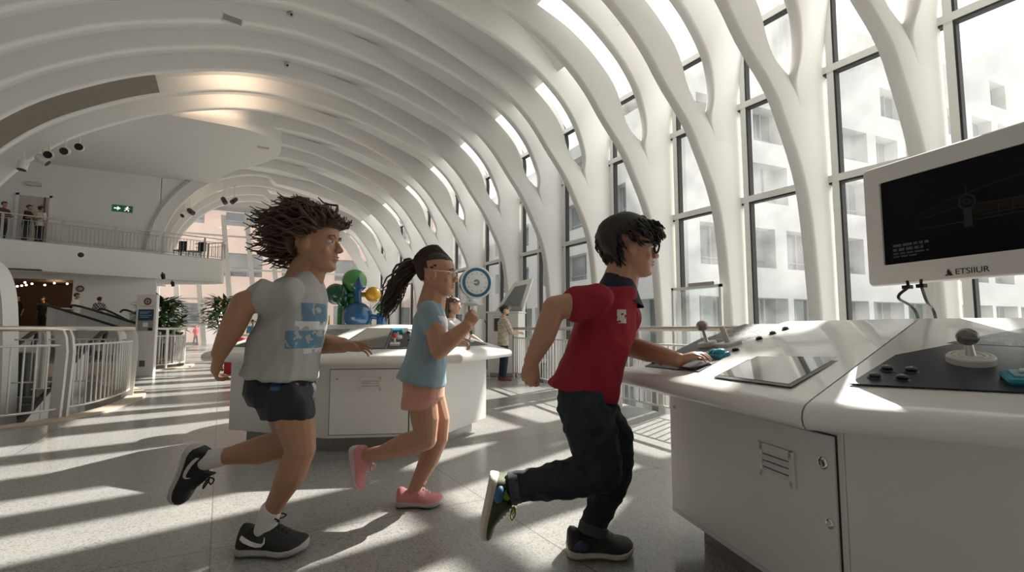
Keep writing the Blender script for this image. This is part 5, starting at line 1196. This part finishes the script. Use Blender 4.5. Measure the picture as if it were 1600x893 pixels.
mb.prism(e1, -kn_ * .10); mb.prism([b0 + ku * .3, b0 + ku * .62, b0 + ku * .66 + Vector((0, 0, .4)), b0 + ku * .5 + Vector((0, 0, .4))], -kn_ * .28); mo = mb.build('screen_head', GLOSSW, KI, bevel=.012)
ctr = sum(e1, Vector()) / 4; mb = MB(); mb.prism([ctr + (q - ctr) * .66 + kn_ * .002 + Vector((0, 0, .0)) for q in e1], kn_ * .004); mb.build('screen', M('kiosk_screen', (.22, .23, .22), .1), mo)
# dial instrument: ring disc on a stand
dd_ = kb.dot(FH) + .7; dc = on_d(745, 441, dd_); dk_ = dd_ / FPX
DI = empty('dial_instrument', (dc.x, dc.y, 0), 'round white dial with a blue ring on an arm stand, left of the tall kiosk', 'instrument'); dn = (-FH * .93 + RT * .3).normalized()
mb = MB(); mb.lathe(dc - dn * .05, [(25 * dk_, 0), (26 * dk_, .01), (26 * dk_, .04), (24 * dk_, .05), (.0001, .05)], 44, dn); mb.build('dial', M('dial_white', (.74, .75, .74), .35), DI, smooth=30)
mb = MB(); mb.lathe(dc, [(23 * dk_, -.002), (23 * dk_, .006), (18.5 * dk_, .006), (18.5 * dk_, -.002)], 44, dn, True); mb.build('blue_ring', M('dial_blue', (.03, .12, .20), .35), DI, smooth=30)
du = dn.cross(Vector((0, 0, 1))).normalized(); dv_ = du.cross(dn)
for i in range(12):
    mb = MB(); a_ = i * .5236; mb.ball(dc + (du * math.cos(a_) + dv_ * math.sin(a_)) * 15 * dk_ + dn * .004, .011, 8, 6); mb.build('dial_mark', DARK, DI)
mb = MB(); mb.lathe(dc, [(5 * dk_, 0), (4 * dk_, .02), (.0001, .02)], 16, dn); mb.build('hub', GREYM, DI)
mb = MB(); mb.bar(dc + du * 0 + dn * .03, on_d(717, 442, dd_ - .05), .035, .03); mb.bar(on_d(733, 446, dd_ - .05), on_d(717, 442, dd_ - .05), .02, .05); mb.build('arm', FRAMEW, DI)
mb = MB(); mb.lathe(dc - dn * .12 - RT * .06, [(23 * dk_, 0), (23 * dk_, .05), (18 * dk_, .05), (18 * dk_, 0)], 36, dn, True); mb.build('rear_ring', M('dial_blue', (.03, .12, .20), .35), DI, smooth=30)
b1 = on_d(728, 476, dd_); mb = MB(); mb.tube([Vector((b1.x, b1.y, 0)), b1], .05, 12); mb.bar(b1, dc - dn * .1, .05, .05); mb.box(b1.x - .25, b1.y - .2, 0, b1.x + .25, b1.y + .2, .06); mb.build('stand', FRAMEW, DI)
mb = MB(); c = on_d(738, 474, dd_ - .1); mb.ell(c, RT * .16, FH * .1, Vector((0, 0, .06)), 16, 8); mb.tube([c - RT * .15, c - RT * .28], .02, 8); mb.build('lamp_arm', JPLATE, DI, smooth=50)
mb = MB(); c = on_d(752, 487, dd_ - .1); mb.frame_box(c, RT * .10, FH * .03, Vector((0, 0, .17))); mb.build('paper_holder', FRAMEW, DI, bevel=.01)
mb = MB(); a_ = on_d(757, 500, dd_); mb.tube(catmull([a_, on_d(763, 515, dd_), on_d(760, 532, dd_), on_d(752, 540, dd_)], 5), .012, 6); mb.build('cable', DARK, DI, smooth='all')
# information pillar
q0, q1 = Vector((-1.70, 14.42, 0)), Vector((-1.30, 14.22, 0)); pu = (q1 - q0).normalized(); pn = Vector((pu.y, -pu.x, 0)); zt_ = 1.86; pw = (q1 - q0).length
TO = empty('information_pillar', (q0 + q1) / 2, 'narrow white information pillar with a blue panel, at the end of the curved railing', 'sign pillar')
mb = MB(); mb.prism([q0, q1, q1 - pn * .10, q0 - pn * .10], (0, 0, zt_)); mb.build('casing', CABW, TO, bevel=.01)
def TP_(n, x0, x1, z0, z1, mat, out=.004, par=None):
    mb = MB(); mb.prism([q0 + pu * (pw * x0) + Vector((0, 0, z0)), q0 + pu * (pw * x1) + Vector((0, 0, z0)), q0 + pu * (pw * x1) + Vector((0, 0, z1)), q0 + pu * (pw * x0) + Vector((0, 0, z1))], pn * out); return mb.build(n, mat, par or TO)
BRN = M('brown_sign_disc', (.16, .07, .05), .5); PT = M('printed_blue_panel', (.012, .05, .12), .35)
c = q0 + pu * pw * .55 + Vector((0, 0, 1.70)) + pn * .002; mb = MB(); mb.lathe(c, [(.085, 0), (.085, .006), (.0001, .006)], 28, pn); dsc = mb.build('round_badge', BRN, TO)
mb = MB(); mb.lathe(c + pn * .006, [(.045, -.001), (.045, .002), (.028, .002), (.028, -.001)], 20, pn, True); mb.bar(c + pn * .008 + pu * .02, c + pn * .008 + pu * .045 + Vector((0, 0, .02)), .02, .002, pn); mb.build('badge_mark', M('badge_pale', (.6, .5, .42), .5), dsc)
TP_('rule', .15, .88, 1.585, 1.592, GREYM); bp_ = TP_('blue_panel', .12, .88, 1.26, 1.52, PT)
mb = MB()
for z, a_, b_ in ((1.46, .2, .72), (1.43, .2, .6), (1.38, .2, .8), (1.34, .2, .65)): mb.bar(q0 + pu * pw * a_ + Vector((0, 0, z)) + pn * .005, q0 + pu * pw * b_ + Vector((0, 0, z)) + pn * .005, .016, .002, pn)
mb.build('panel_print', M('panel_print_pale', (.25, .38, .52), .5), bp_)
g_ = TP_('lower_panel', .12, .88, 1.03, 1.255, M('sign_grey_panel', (.30, .29, .27), .4)); TP_('notice', .38, .62, 1.12, 1.22, FRAMEW, .007, g_); TP_('black_box', .66, .86, 1.035, 1.10, DARK, .02, g_)
TP_('socket_plate', .30, .58, .22, .36, M('socket_grey', (.12, .12, .12), .5), .006)

# ================================================================== WALL SIGNS, LAMPS, SMALL FITTINGS
yw = YW - .001
es = on_y(191.5, 326, yw); EX = empty('exit_sign', (es.x, yw, es.z - .15), 'small green exit sign on the white wall above the balcony', 'sign')
mb = MB(); mb.box(es.x - .40, yw - .05, es.z - .16, es.x + .40, yw, es.z + .16); mb.build('sign_box', M('exit_green', (.006, .10, .04), .5, emit=.15), EX)
mb = MB(); W_ = M('exit_white', (.8, .85, .8), .5, emit=.5); fz = lambda x, z: Vector((es.x + x, yw - .052, es.z + z)); YN = Vector((0, -.004, 0))
mb.prism([fz(-.33, -.03), fz(-.2, -.03), fz(-.2, -.1), fz(-.06, 0), fz(-.2, .1), fz(-.2, .03), fz(-.33, .03)], YN); mb.build('arrow', W_, EX)
mb = MB(); mb.lathe(fz(.2, .10), [(.028, 0), (.028, .004), (.0001, .004)], 12, (0, -1, 0)); [mb.bar(fz(*a_) + YN * .5, fz(*b_) + YN * .5, w_, .004, (0, 1, 0)) for a_, b_, w_ in (((.19, .07), (.17, -.02), .05), ((.17, -.02), (.25, -.07), .035), ((.25, -.07), (.23, -.13), .03), ((.17, -.02), (.08, -.11), .035), ((.18, .05), (.28, .02), .03), ((.18, .05), (.09, .01), .03))]; mb.build('running_figure', W_, EX)
def wall_disc(px, py, y, r, label, name='round_sign', cat='sign', ang=None):
    c = on_y(px, py, y); nn = Vector((0, -1, 0)); r_ = empty(name, (c.x, y, c.z - r), label, cat); mb = MB(); mb.lathe(c, [(r, 0), (r, .03), (r * .95, .035), (.0001, .035)], 28, nn); mb.build('disc', BRN, r_)
    mb = MB(); mb.lathe(c + nn * .035, [(r * .5, -.001), (r * .5, .006), (r * .3, .006), (r * .3, -.001)], 20, nn, True); mb.bar(c + nn * .038 + Vector((-r * .1, 0, 0)), c + nn * .038 + Vector((r * .55, 0, r * .2)), r * .25, .006, nn); mb.build('mark', M('badge_pale', (.6, .5, .42), .5), r_); return r_
wall_disc(125.5, 451, YW, .15, 'round brown sign on the white wall right of the cafe opening')
# round speakers let into the mezzanine edge
def fitting(px, py, n, label, on, big=True):
    c = on; r_ = empty('round_speaker', c - Vector((0, 0, .2)), label, 'speaker'); n = Vector(n).normalized(); mb = MB(); mb.lathe(c - n * .03, [(.20, 0), (.20, .045), (.17, .055), (.13, .05), (.0001, .05)], 24, n); mb.build('rim', FRAMEW, r_, smooth=40); mb = MB(); mb.lathe(c + n * .02, [(.115, 0), (.115, .012), (.09, .02), (.0001, .022)], 20, n); mb.build('cone', DARK, r_, smooth=40)
fd = (A1 - A0).normalized(); fn = Vector((fd.y, -fd.x, 0)); fpt = A0 + Vector((0, -.12, 0))
fitting(126, 398, fn, 'round dark speaker let into the white mezzanine front at the left', on_plane(126, 398, fpt, fn))
c = on_plane(333, 417, Vector((-.05, 31.4, 4)), Vector((.3, -1, 0)).normalized()); fitting(333, 417, (.6, -.8, 0), 'round dark speaker near the rounded tip of the mezzanine', c)
# door and small fittings by the balcony
dl, dr_ = on_y(30, 312, YW), on_y(78, 312, YW); dz = dl.z
DO = struct(rect_wall('door_1', dl.x, dr_.x, MZ, MZ + 2.25, YW - .06, .06, [], M('door_beige_paint', (.46, .42, .37), .6))); 
mb = MB(); mb.box(dl.x - .1, YW - .09, MZ, dl.x, YW, MZ + 2.35); mb.box(dr_.x, YW - .09, MZ, dr_.x + .1, YW, MZ + 2.35); mb.box(dl.x - .1, YW - .09, MZ + 2.25, dr_.x + .1, YW, MZ + 2.35); mb.build('door_frame', WALLW, DO); mb = MB(); mb.box(dr_.x - .18, YW - .10, MZ, dr_.x - .12, YW - .061, MZ + 2.25); mb.build('door_gap', M('door_brown_edge', (.10, .07, .05), .6), DO)
mb = MB(); c = on_y(54, 289, YW); mb.box(c.x - .25, YW - .2, c.z - .06, c.x + .25, YW, c.z + .1); tag(mb.build('wall_lamp', M('lamp_cream', (.55, .50, .42), .5), bevel=.02), 'small cream lamp box on the wall above the balcony door', 'lamp')
# spotlights under the ribs
LAMPW = M('lamp_white_metal', (.74, .73, .70), .4); LENS = M('lamp_dark_lens', (.02, .02, .02), .15)
def spot(px, py, y, r, d, label, group=None, ln=.34):
    c = on_y(px, py, y); d = Vector(d).normalized(); r_ = empty('spotlight', c, label, 'spotlight', group)
    mb = MB(); mb.lathe(c - d * ln * .5, [(r * .55, 0), (r * .85, .03), (r, .10), (r, ln)], 22, d); mb.build('housing', LAMPW, r_, smooth=40)
    mb = MB(); mb.lathe(c + d * ln * .5, [(r * .86, 0), (r * .86, .006), (r * .5, .004), (.0001, .004)], 20, d); mb.build('lens', LENS, r_)
    top = c + Vector((0, 0, .5)); zc = 9
    for a, b in zip(CP, CP[1:]):
        if b.x <= c.x <= a.x and a.z > 4: zc = a.z + (b.z - a.z) * (a.x - c.x) / max(1e-6, a.x - b.x)
    mb = MB(); hook = c.z + .34; mb.tube([c, c + Vector((0, 0, .22)), Vector((c.x, c.y, hook))], .022, 8); mb.bar(c - RT * r * 1.1, c + RT * r * 1.1, .03, .05); mb.build('bracket', LAMPW, r_)
for (x, y, dx, lab) in ((36, 257, (-.1, -.2, -1), 'white spotlight hanging straight down, leftmost of the row on the left rib'), (66, 249, (.75, -.1, -.6), 'white spotlight swung sideways, second of the row on the left rib'), (76, 241, (.1, -1, -.35), 'white spotlight facing out, middle of the row on the left rib'), (102, 236, (.0, -1, -.3), 'white spotlight facing out, fourth of the row on the left rib'), (124, 230, (.1, -1, -.2), 'white spotlight facing out, rightmost of the row on the left rib')):
    spot(x, y, 20.1, .125, dx, lab, 'spotlights along the left rib')
for (x, y, dx, lab) in ((298, 330, (.5, -.5, -.5), 'small black spotlight low in the far tunnel, on the left'), (289, 334, (-.4, -.5, -.5), 'small pale spotlight at the far left in the far tunnel'), (350, 313, (.4, -.5, -.8), 'black spotlight high in the far tunnel, left of its pair'), (366, 313, (-.5, -.5, -.6), 'black spotlight high in the far tunnel, right of its pair')):
    c = on_y(x, y, 32.6); r_ = empty('spotlight', c, lab, 'spotlight', 'spotlights in the far tunnel'); d = Vector(dx).normalized(); mb = MB(); mb.lathe(c - d * .22, [(.08, 0), (.13, .08), (.13, .44)], 18, d); mb.build('housing', BLACK if 'black' in lab else LAMPW, r_, smooth=40); mb = MB(); mb.lathe(c + d * .22, [(.11, 0), (.11, .01), (.0001, .01)], 16, d); mb.build('lens', LENS, r_); mb = MB(); mb.tube([c, c + Vector((0, 0, .9))], .025, 6); mb.build('bracket', LAMPW, r_)
def ceiling_pt(px, py, off=.45):
    r = ray(px, py).normalized(); best = None
    for a, b, n in zip(CP, CP[1:], CN):
        if a.z < 4: continue
        pp = Vector((a.x + n.x * off, 0, a.z + n.z * off)); nn = Vector((n.x, 0, n.z)); t = (pp - CAM).dot(nn) / r.dot(nn) if abs(r.dot(nn)) > 1e-6 else -1
        if t <= 0: continue
        h = CAM + r * t; tx = (b - a).normalized(); s = (h - pp).dot(Vector((tx.x, 0, tx.z)))
        if -.02 <= s <= (b - a).length + .04 and (best is None or t < best[0]): best = (t, h, nn)
    return best[1], best[2]
RIBY = sorted([y + sg * max((PIL[min(i + 1, len(PIL) - 1)] - PIL[max(i - 1, 0)]) / 8, .2) for i, y in enumerate(PIL) for sg in (-1, 1)])
def rib_face(px, py):
    """first vault rib whose side face the pixel's ray meets"""
    for y in RIBY:
        if y < 6: continue
        q = on_y(px, py, y - .11)
        for a, b, n in zip(CP, CP[1:], CN):
            if a.z < 4 or not (b.x <= q.x <= a.x): continue
            o = (q - Vector((a.x, q.y, a.z))).dot(n)
            if .08 < o < .5: return q
    return on_y(px, py, 13)
c = rib_face(363, 31); r_ = empty('air_vent', c, 'square grey air vent in the ribbed vault near the top of the picture', 'vent'); k_ = c.dot(FH) / FPX; vw, vh = 15 * k_, 6.5 * k_; vx_, vz_ = Vector((1, 0, -.12)).normalized(), Vector((.12, 0, 1)).normalized(); vy_ = Vector((0, -1, 0))
mb = MB(); [mb.frame_box(c + vz_ * vh * sg, vx_ * vw, vy_ * .02, vz_ * .02) for sg in (-1, 1)]; [mb.frame_box(c + vx_ * vw * sg, vx_ * .02, vy_ * .02, vz_ * vh) for sg in (-1, 1)]; mb.build('vent_frame', FRAMEW, r_)
mb = MB(); mb.frame_box(c, vx_ * vw, vy_ * .006, vz_ * vh); mb.build('grille', M('vent_grey', (.30, .29, .27), .6), r_)
for k in range(6): mb = MB(); mb.frame_box(c + vy_ * .01 + vz_ * vh * (-.8 + .32 * k), vx_ * vw, vy_ * .008, vz_ * .008); mb.build('slat', M('vent_slat_grey', (.45, .44, .42), .6), r_)
for px, py, lab in ((455, 22, 'small white smoke detector on the vault right of the air vent'), (449, 101, 'small white smoke detector farther along the vault, below the other one')):
    c = rib_face(px, py); d_ = Vector((0, -.8, -.6)); r_ = empty('smoke_detector', c, lab, 'detector'); mb = MB(); mb.lathe(c, [(.05, -.06), (.075, 0), (.075, .07), (.04, .10), (.0001, .10)], 18, d_); mb.build('detector_body', M('detector_white', (.60, .58, .55), .5), r_, smooth=40); mb = MB(); mb.lathe(c + d_ * .1, [(.035, 0), (.03, .012), (.0001, .015)], 12, d_); mb.build('sensor_lens', LENS, r_)
c = on_z(411, 231, 8.6); mb = MB(); mb.box(c.x - .22, c.y - .08, 8.57, c.x + .22, c.y + .08, 8.625); tag(mb.build('ceiling_fitting', M('fitting_cream', (.55, .50, .44), .5), bevel=.01), 'tiny cream fitting on the smooth rounded soffit', 'lamp')
c = on_plane(40, 420, Vector((0, 0, MZ - 1.26)), Vector((0, 0, 1))); mb = MB(); mb.box(c.x - .5, c.y - .12, MZ - 1.31, c.x + .5, c.y + .12, MZ - 1.252); tag(mb.build('ceiling_fitting', M('fitting_dark', (.08, .08, .08), .5), bevel=.01), 'dark strip fitting under the mezzanine at the left', 'lamp')
for px, py, lab in ((255, 432, 'small black spotlight under the mezzanine near its right end'), (270, 444, 'tiny dark fitting under the mezzanine tip')):
    c = on_plane(px, py, Vector((0, 0, MZ - 1.45)), Vector((0, 0, 1))); mb = MB(); mb.lathe(c, [(.07, -.1), (.09, .12), (.03, .14), (.03, .2)], 14, (-.2, -.3, 1)); tag(mb.build('spotlight', BLACK, smooth=40), lab, 'spotlight')
# cafe ceiling lamps
for i, (px, py) in enumerate(((21, 444), (27, 447), (34, 446), (39, 441), (41, 445), (50, 443), (70, 445), (85, 442), (105, 443))):
    c = on_y(px, py, 31.2 + (i % 3) * .25); c.z = min(c.z, 3.3); r_ = empty('pendant_lamp', c, 'one of the small glowing lamps under the cafe ceiling', 'lamp', 'cafe lamps'); mb = MB(); mb.ball(c, .045, 12, 8); mb.build('bulb', M('warm_bulb', (1.0, .82, .60), .5, emit=4), r_, smooth='all')
    mb = MB(); mb.tube([c + Vector((0, 0, .03)), Vector((c.x, c.y, 3.41))], .006, 6); mb.build('cord', DARK, r_)
ca = bpy.data.lights.new('cafe_light', 'POINT'); ca.energy = 14; ca.color = (1, .72, .45); ca.shadow_soft_size = .2; co = bpy.data.objects.new('cafe_light', ca); co.location = (-7.2, 33.2, 3.0); COL.objects.link(co)
# warm cove lamps hidden between the ribs
for (x, y, zz, e) in ((-.4, 17.85, 9.2, 15), (-.4, 19.4, 9.2, 14), (-.8, 21.0, 8.95, 4), (-1.7, 31.3, 8.1, 4), (-1.0, 33.2, 8.75, 4)):
    al = bpy.data.lights.new('cove_lamp', 'AREA'); al.shape = 'RECTANGLE'; al.size = 2.4; al.size_y = .08; al.energy = e; al.color = (1, .74, .52); ao = bpy.data.objects.new('cove_lamp', al)
    ao.location = (x, y, zz + .12); ao.rotation_euler = (R(80), 0, 0); COL.objects.link(ao)

# ================================================================== STAIRS, LANDING, LEFT ARCH
railing('railing', [(-9.0, 24.75), (-7.8, 24.8), (-6.75, 25.05)], 'dark railing of vertical bars before the cafe opening', zb=LZ, h=.95, nb=.12, posts=(.1, 1.4, 2.6), mat=M('rail_dark_paint', (.10, .10, .10), .5))
railing('railing', [(-5.75, 27.2), (-5.3, 27.5), (-5.0, 27.75)], 'short grey railing in front of the person in the checked shirt', zb=LZ, h=.95, nb=.11, posts=(.05, 1.1), mat=M('rail_grey_paint', (.42, .40, .37), .5))
HANDB = M('black_rubber_handrail', (.015, .014, .014), .5); PANW = M('balustrade_white_panel', (.66, .66, .64), .45)
def flight(label, p_top, p_low, w_, side, n=22, hb=.85):
    """straight flight with solid white balustrades and black handrails"""
    p_top, p_low = Vector(p_top), Vector(p_low); d = p_low - p_top; hd_ = Vector((d.x, d.y, 0)); run = hd_.length; hd_.normalize(); s_ = Vector((hd_.y, -hd_.x, 0)) * side
    r_ = empty('staircase', p_top, label, 'staircase'); stp = MB()
    for i in range(n):
        a = p_top + d * (i / n); zt2 = p_top.z + d.z * (i + 1) / n; c = a + hd_ * (run / n / 2) + s_ * (w_ / 2); stp.frame_box(Vector((c.x, c.y, zt2 - .15)), hd_ * (run / n / 2), s_ * (w_ / 2), Vector((0, 0, .15)))
    stp.build('steps', M('stair_grey', (.20, .195, .19), .5, .3), r_)
    for q in (0, w_):
        a, b_ = p_top + s_ * q, p_low + s_ * q; N_ = 8
        for k in range(N_):
            u0, u1 = a.lerp(b_, (k + .02) / N_), a.lerp(b_, (k + .98) / N_); mb = MB(); mb.prism([u0 + Vector((0, 0, -.45)), u1 + Vector((0, 0, -.45)), u1 + Vector((0, 0, hb)), u0 + Vector((0, 0, hb))], s_ * .05); mb.build('balustrade_panel', PANW, r_)
        mb = MB(); mb.tube(catmull([a - hd_ * .5 + Vector((0, 0, hb + .02)), a + Vector((0, 0, hb + .06)), b_ + Vector((0, 0, hb + .06)), b_ + hd_ * .5 + Vector((0, 0, hb + .02))], 6), .045, 10); mb.build('handrail', HANDB, r_, smooth='all')
    return r_
tA, lA = on_y(72, 500, 25.0), on_y(204, 530, 22.6)
flight('white sided stair running down from the cafe landing, behind the curved railing', (tA.x, 25.0, LZ), (lA.x, 22.4, .02), 1.2, -1, 7, .93)
tB, lB = on_y(166, 500, 27.6), on_y(236, 530, 26.2)
flight('second white sided stair by the wall, going down toward the information pillar', (tB.x, 27.6, LZ), (lB.x, 26.2, .02), 1.1, -1, 7, .85)
tC = Vector((-2.35, 13.6, -.15)); lC = Vector((-3.9, 8.0, -3.9))
flight('escalator with dark handrails going down inside the open stairwell', tC, lC, 1.25, 1, 30)
mb = MB(); mb.prism([Vector((x, y, -.2)) for x, y in ((-9.5, 24.6), (tA.x, 24.95), (tA.x + .4, 26.2), (tB.x, 27.5), (tB.x + .3, 29), (tB.x + .3, YW), (-9.5, YW))], (0, 0, LZ + .2)); struct(mb.build('floor_landing', WALLW))
# white arch post at the left edge
arc = [on_d(-22, 404, 9.4), on_d(-6, 410, 9.4), on_d(8, 428, 9.4), on_d(17, 462, 9.4), on_d(19.5, 520, 9.4), on_d(18, 600, 9.4), on_d(14, 700, 9.4), on_d(9, 860, 9.4)]
cc_ = catmull(arc, 8); mb = MB(); secs = []
for i, q in enumerate(cc_):
    t = (cc_[min(i + 1, len(cc_) - 1)] - cc_[max(i - 1, 0)]).normalized(); n = t.cross(FH).normalized(); wd_ = .25
    secs.append([q + FH * -.12, q + n * .05 - FH * .14, q + n * (wd_) - FH * .14, q + n * (wd_ + .03), q + n * wd_ + FH * .16, q + n * .02 + FH * .16])
if (secs[20][2] - cc_[20]).dot(RT) > 0: secs = [[cc_[i] * 2 - q for q in s] for i, s in enumerate(secs)]
mb.loft(secs); struct(mb.build('column_arch', WHITE, smooth=50), 'white arched column end at the left edge')
p = on_z(34, 640, -1.6); bn = on_d(34, 590, 11.2); BN = empty('litter_bin', (bn.x, bn.y, LOWZ), 'tall dark drum with a tan top in the stairwell, seen through the railing', 'bin')
zt3 = on_d(34, 548, 11.2).z; mb = MB(); mb.lathe((bn.x, bn.y, LOWZ), [(.26, 0), (.26, zt3 - LOWZ - .18), (.20, zt3 - LOWZ - .03)], 28); mb.build('drum', BLACK, BN, smooth=40); mb = MB(); mb.lathe((bn.x, bn.y, zt3 - .035), [(.21, 0), (.21, .03), (.0001, .04)], 28); mb.build('top', M('tan_wood', (.42, .28, .15), .5), BN, smooth=40)

# ================================================================== FAR END: plants, kiosk, table, boxes
LEAF = [M('leaf_green_dark', (.035, .085, .02), .5, var=.4, vscale=20), M('leaf_green_light', (.10, .15, .03), .5, var=.4, vscale=20)]
def plant(px, py_top, d, label, spread, n=260, seed=1):
    b_ = on_d(px, 520, d); b_.z = 0; zt4 = on_d(px, py_top, d).z; r_ = empty('potted_plant', b_, label, 'plant'); rg = random.Random(seed)
    mb = MB(); mb.lathe(b_, [(.26, 0), (.34, .45), (.36, .47), (.33, .47), (.32, .42), (.0001, .42)], 24); mb.build('pot', M('pot_dark', (.06, .055, .05), .6), r_, smooth=40)
    st = MB()
    for k in range(4): a_ = k * 1.6; st.tube([b_ + Vector((.06 * math.cos(a_), .06 * math.sin(a_), .42)), b_ + Vector((.3 * spread * math.cos(a_), .3 * spread * math.sin(a_), zt4 * .55)), b_ + Vector((.45 * spread * math.cos(a_), .45 * spread * math.sin(a_), zt4 * .85))], .025, 6)
    st.build('stem', M('stem_brown', (.12, .08, .04), .7), r_); lf = MB(); lf2 = MB()
    for i in range(n):
        z = zt4 * (.35 + .62 * rg.random() ** .8); rr_ = spread * rg.random() ** .5 * math.sin(math.pi * min(1, max(.12, (z / zt4 - .25) / .85))) * 1.05; a_ = rg.uniform(0, 6.283); c = b_ + Vector((rr_ * math.cos(a_), rr_ * math.sin(a_), z)); o = Vector((math.cos(a_) + rg.uniform(-.5, .5), math.sin(a_) + rg.uniform(-.5, .5), rg.uniform(-.5, .7))).normalized(); L = rg.uniform(.35, .62); s_ = o.cross(Vector((0, 0, 1))).normalized() * L * .17; k = (lf if rg.random() < .6 else lf2); dr2 = Vector((0, 0, -.12 * L))
        k.add([c, c + o * L * .4 + s_, c + o * L * .4 - s_, c + o * L * .4 + Vector((0, 0, .02)), c + o * L + dr2], [(0, 1, 3), (0, 3, 2), (1, 4, 3), (3, 4, 2)])
    lf.build('leaves', LEAF[0], r_, recalc=False)['kind'] = 'stuff'; lf2.build('leaves', LEAF[1], r_, recalc=False)['kind'] = 'stuff'
plant(251, 464, 20.5, 'tall leafy potted plant right behind the information pillar', .72, 520, 3)
plant(349, 462, 27, 'tall leafy potted plant behind the distant tilted kiosk', 1.0, 560, 4)
fk = on_z(325, 537); fk_d = fk.dot(FH); FK = empty('information_kiosk', (fk.x, fk.y, 0), 'white tilted kiosk with a screen at the far end beside the child in red', 'kiosk'); s_k = fk_d / FPX
mb = MB(); pts = [on_d(*q, fk_d) for q in ((317, 537), (337, 537), (343, 498), (346, 483), (327, 481), (323, 500))]; mb.prism(pts, FH * .5); fc = mb.build('casing', CABW, FK, bevel=.02)
mb = MB(); pts = [on_d(*q, fk_d - .01) for q in ((326, 498), (340, 498), (343, 485), (329, 484))]; mb.prism(pts, -FH * .02); mb.build('screen', M('kiosk_screen', (.22, .23, .22), .1), FK)
mb = MB(); pts = [on_d(*q, fk_d - .01) for q in ((324, 512), (333, 512), (334, 502), (326, 502))]; mb.prism(pts, -FH * .02); mb.build('dark_panel', DARK, FK)
td = 17.0; FT = on_d(392, 530, td); FTr = empty('table', (FT.x, FT.y, 0), 'white table far behind the middle console with people around it', 'table'); tzt = on_d(392, 521, td).z
mb = MB(); mb.frame_box(Vector((FT.x, FT.y, tzt - .04)), RT * .75, FH * .4, Vector((0, 0, .04))); mb.build('tabletop', CABW, FTr, bevel=.01)
for a_ in (-1, 1):
    for b2 in (-1, 1): mb = MB(); c = FT + RT * .65 * a_ + FH * .32 * b2; mb.tube([Vector((c.x, c.y, 0)), Vector((c.x, c.y, tzt - .07))], .03, 8); mb.build('leg', GREYM, FTr)
rb = on_d(368, 535, 12.5); mb = MB(); z0 = 0; c = Vector((rb.x, rb.y, 0)); zr = on_d(368, 527, 12.5).z
RB = empty('storage_cube', c, 'bright red cube stool behind the left end of the middle console', 'stool'); mb = MB(); mb.frame_box(c + Vector((0, 0, zr / 2)), RT * .17, FH * .17, Vector((0, 0, zr / 2))); mb.build('cube_body', M('red_paint', (.50, .025, .02), .45), RB, bevel=.02)
# table with stacked black chairs on the mezzanine
for px, lab in ((281, 'small black chair behind the balcony railing near its end'), (304, 'black chair with a slanted back behind the balcony railing tip')):
    t = on_y(px, 398, 32.1); c = Vector((t.x, 32.2, MZ)); r_ = empty('chair', c, lab, 'chair', 'black chairs on the balcony'); mb = MB(); mb.frame_box(c + Vector((0, 0, .42)), RT * .24, FH * .24, Vector((0, 0, .025))); mb.build('seat', BLACK, r_, bevel=.01)
    mb = MB(); mb.frame_box(c + Vector((0, 0, .72)) + RT * (.0 if px < 290 else .26) + FH * .2, RT * .22, FH * .02, Vector((0, 0, .26))); mb.build('backrest', BLACK, r_, bevel=.01)
    for a_ in (-1, 1):
        for b2 in (-1, 1): q = c + RT * .2 * a_ + FH * .2 * b2; mb = MB(); mb.tube([q, q + Vector((0, 0, .42))], .016, 6); mb.build('leg', BLACK, r_)
mb = MB(); c = on_y(283, 378, 32.4); mb.tube([Vector((c.x, 32.6, MZ)), Vector((c.x, 32.6, c.z))], .03, 8); mb.ball(Vector((c.x, 32.6, c.z)), .1, 12, 8); tag(mb.build('lamp_post', DARK, smooth=40), 'thin dark post with a round head behind the balcony railing', 'post')
# door-like steel frame by the glazing behind the boy in red
fx = 9.0; a_, b_ = on_x(1050, 450, fx), on_x(1128, 456, fx); GF = empty('glazed_frame', (fx, (a_.y + b_.y) / 2, 0), 'white framed glass screen with a steel bar, before the window right of the boy', 'partition')
mb = MB(); yA, yB = max(a_.y, b_.y), min(a_.y, b_.y); zt5 = a_.z
mb.box(fx - .03, yB, 0, fx + .03, yB + .06, zt5); mb.box(fx - .03, yA - .06, 0, fx + .03, yA, zt5); mb.box(fx - .03, yB, zt5 - .06, fx + .03, yA, zt5); mb.build('frame', FRAMEW, GF)
mb = MB(); mb.box(fx - .05, yB + .15, zt5 - .01, fx + .05, yA - .5, zt5 + .07); mb.build('closer_bar', STEEL, GF, bevel=.01)
mb = MB(); mb.box(fx - .005, yB + .06, .05, fx + .005, yA - .06, zt5 - .06); mb.build('pane', GLASS, GF)
mb = MB(); mb.box(fx - .2, yB, -.12, fx + .2, yA, 0); struct(mb.build('trim_threshold', STEEL))
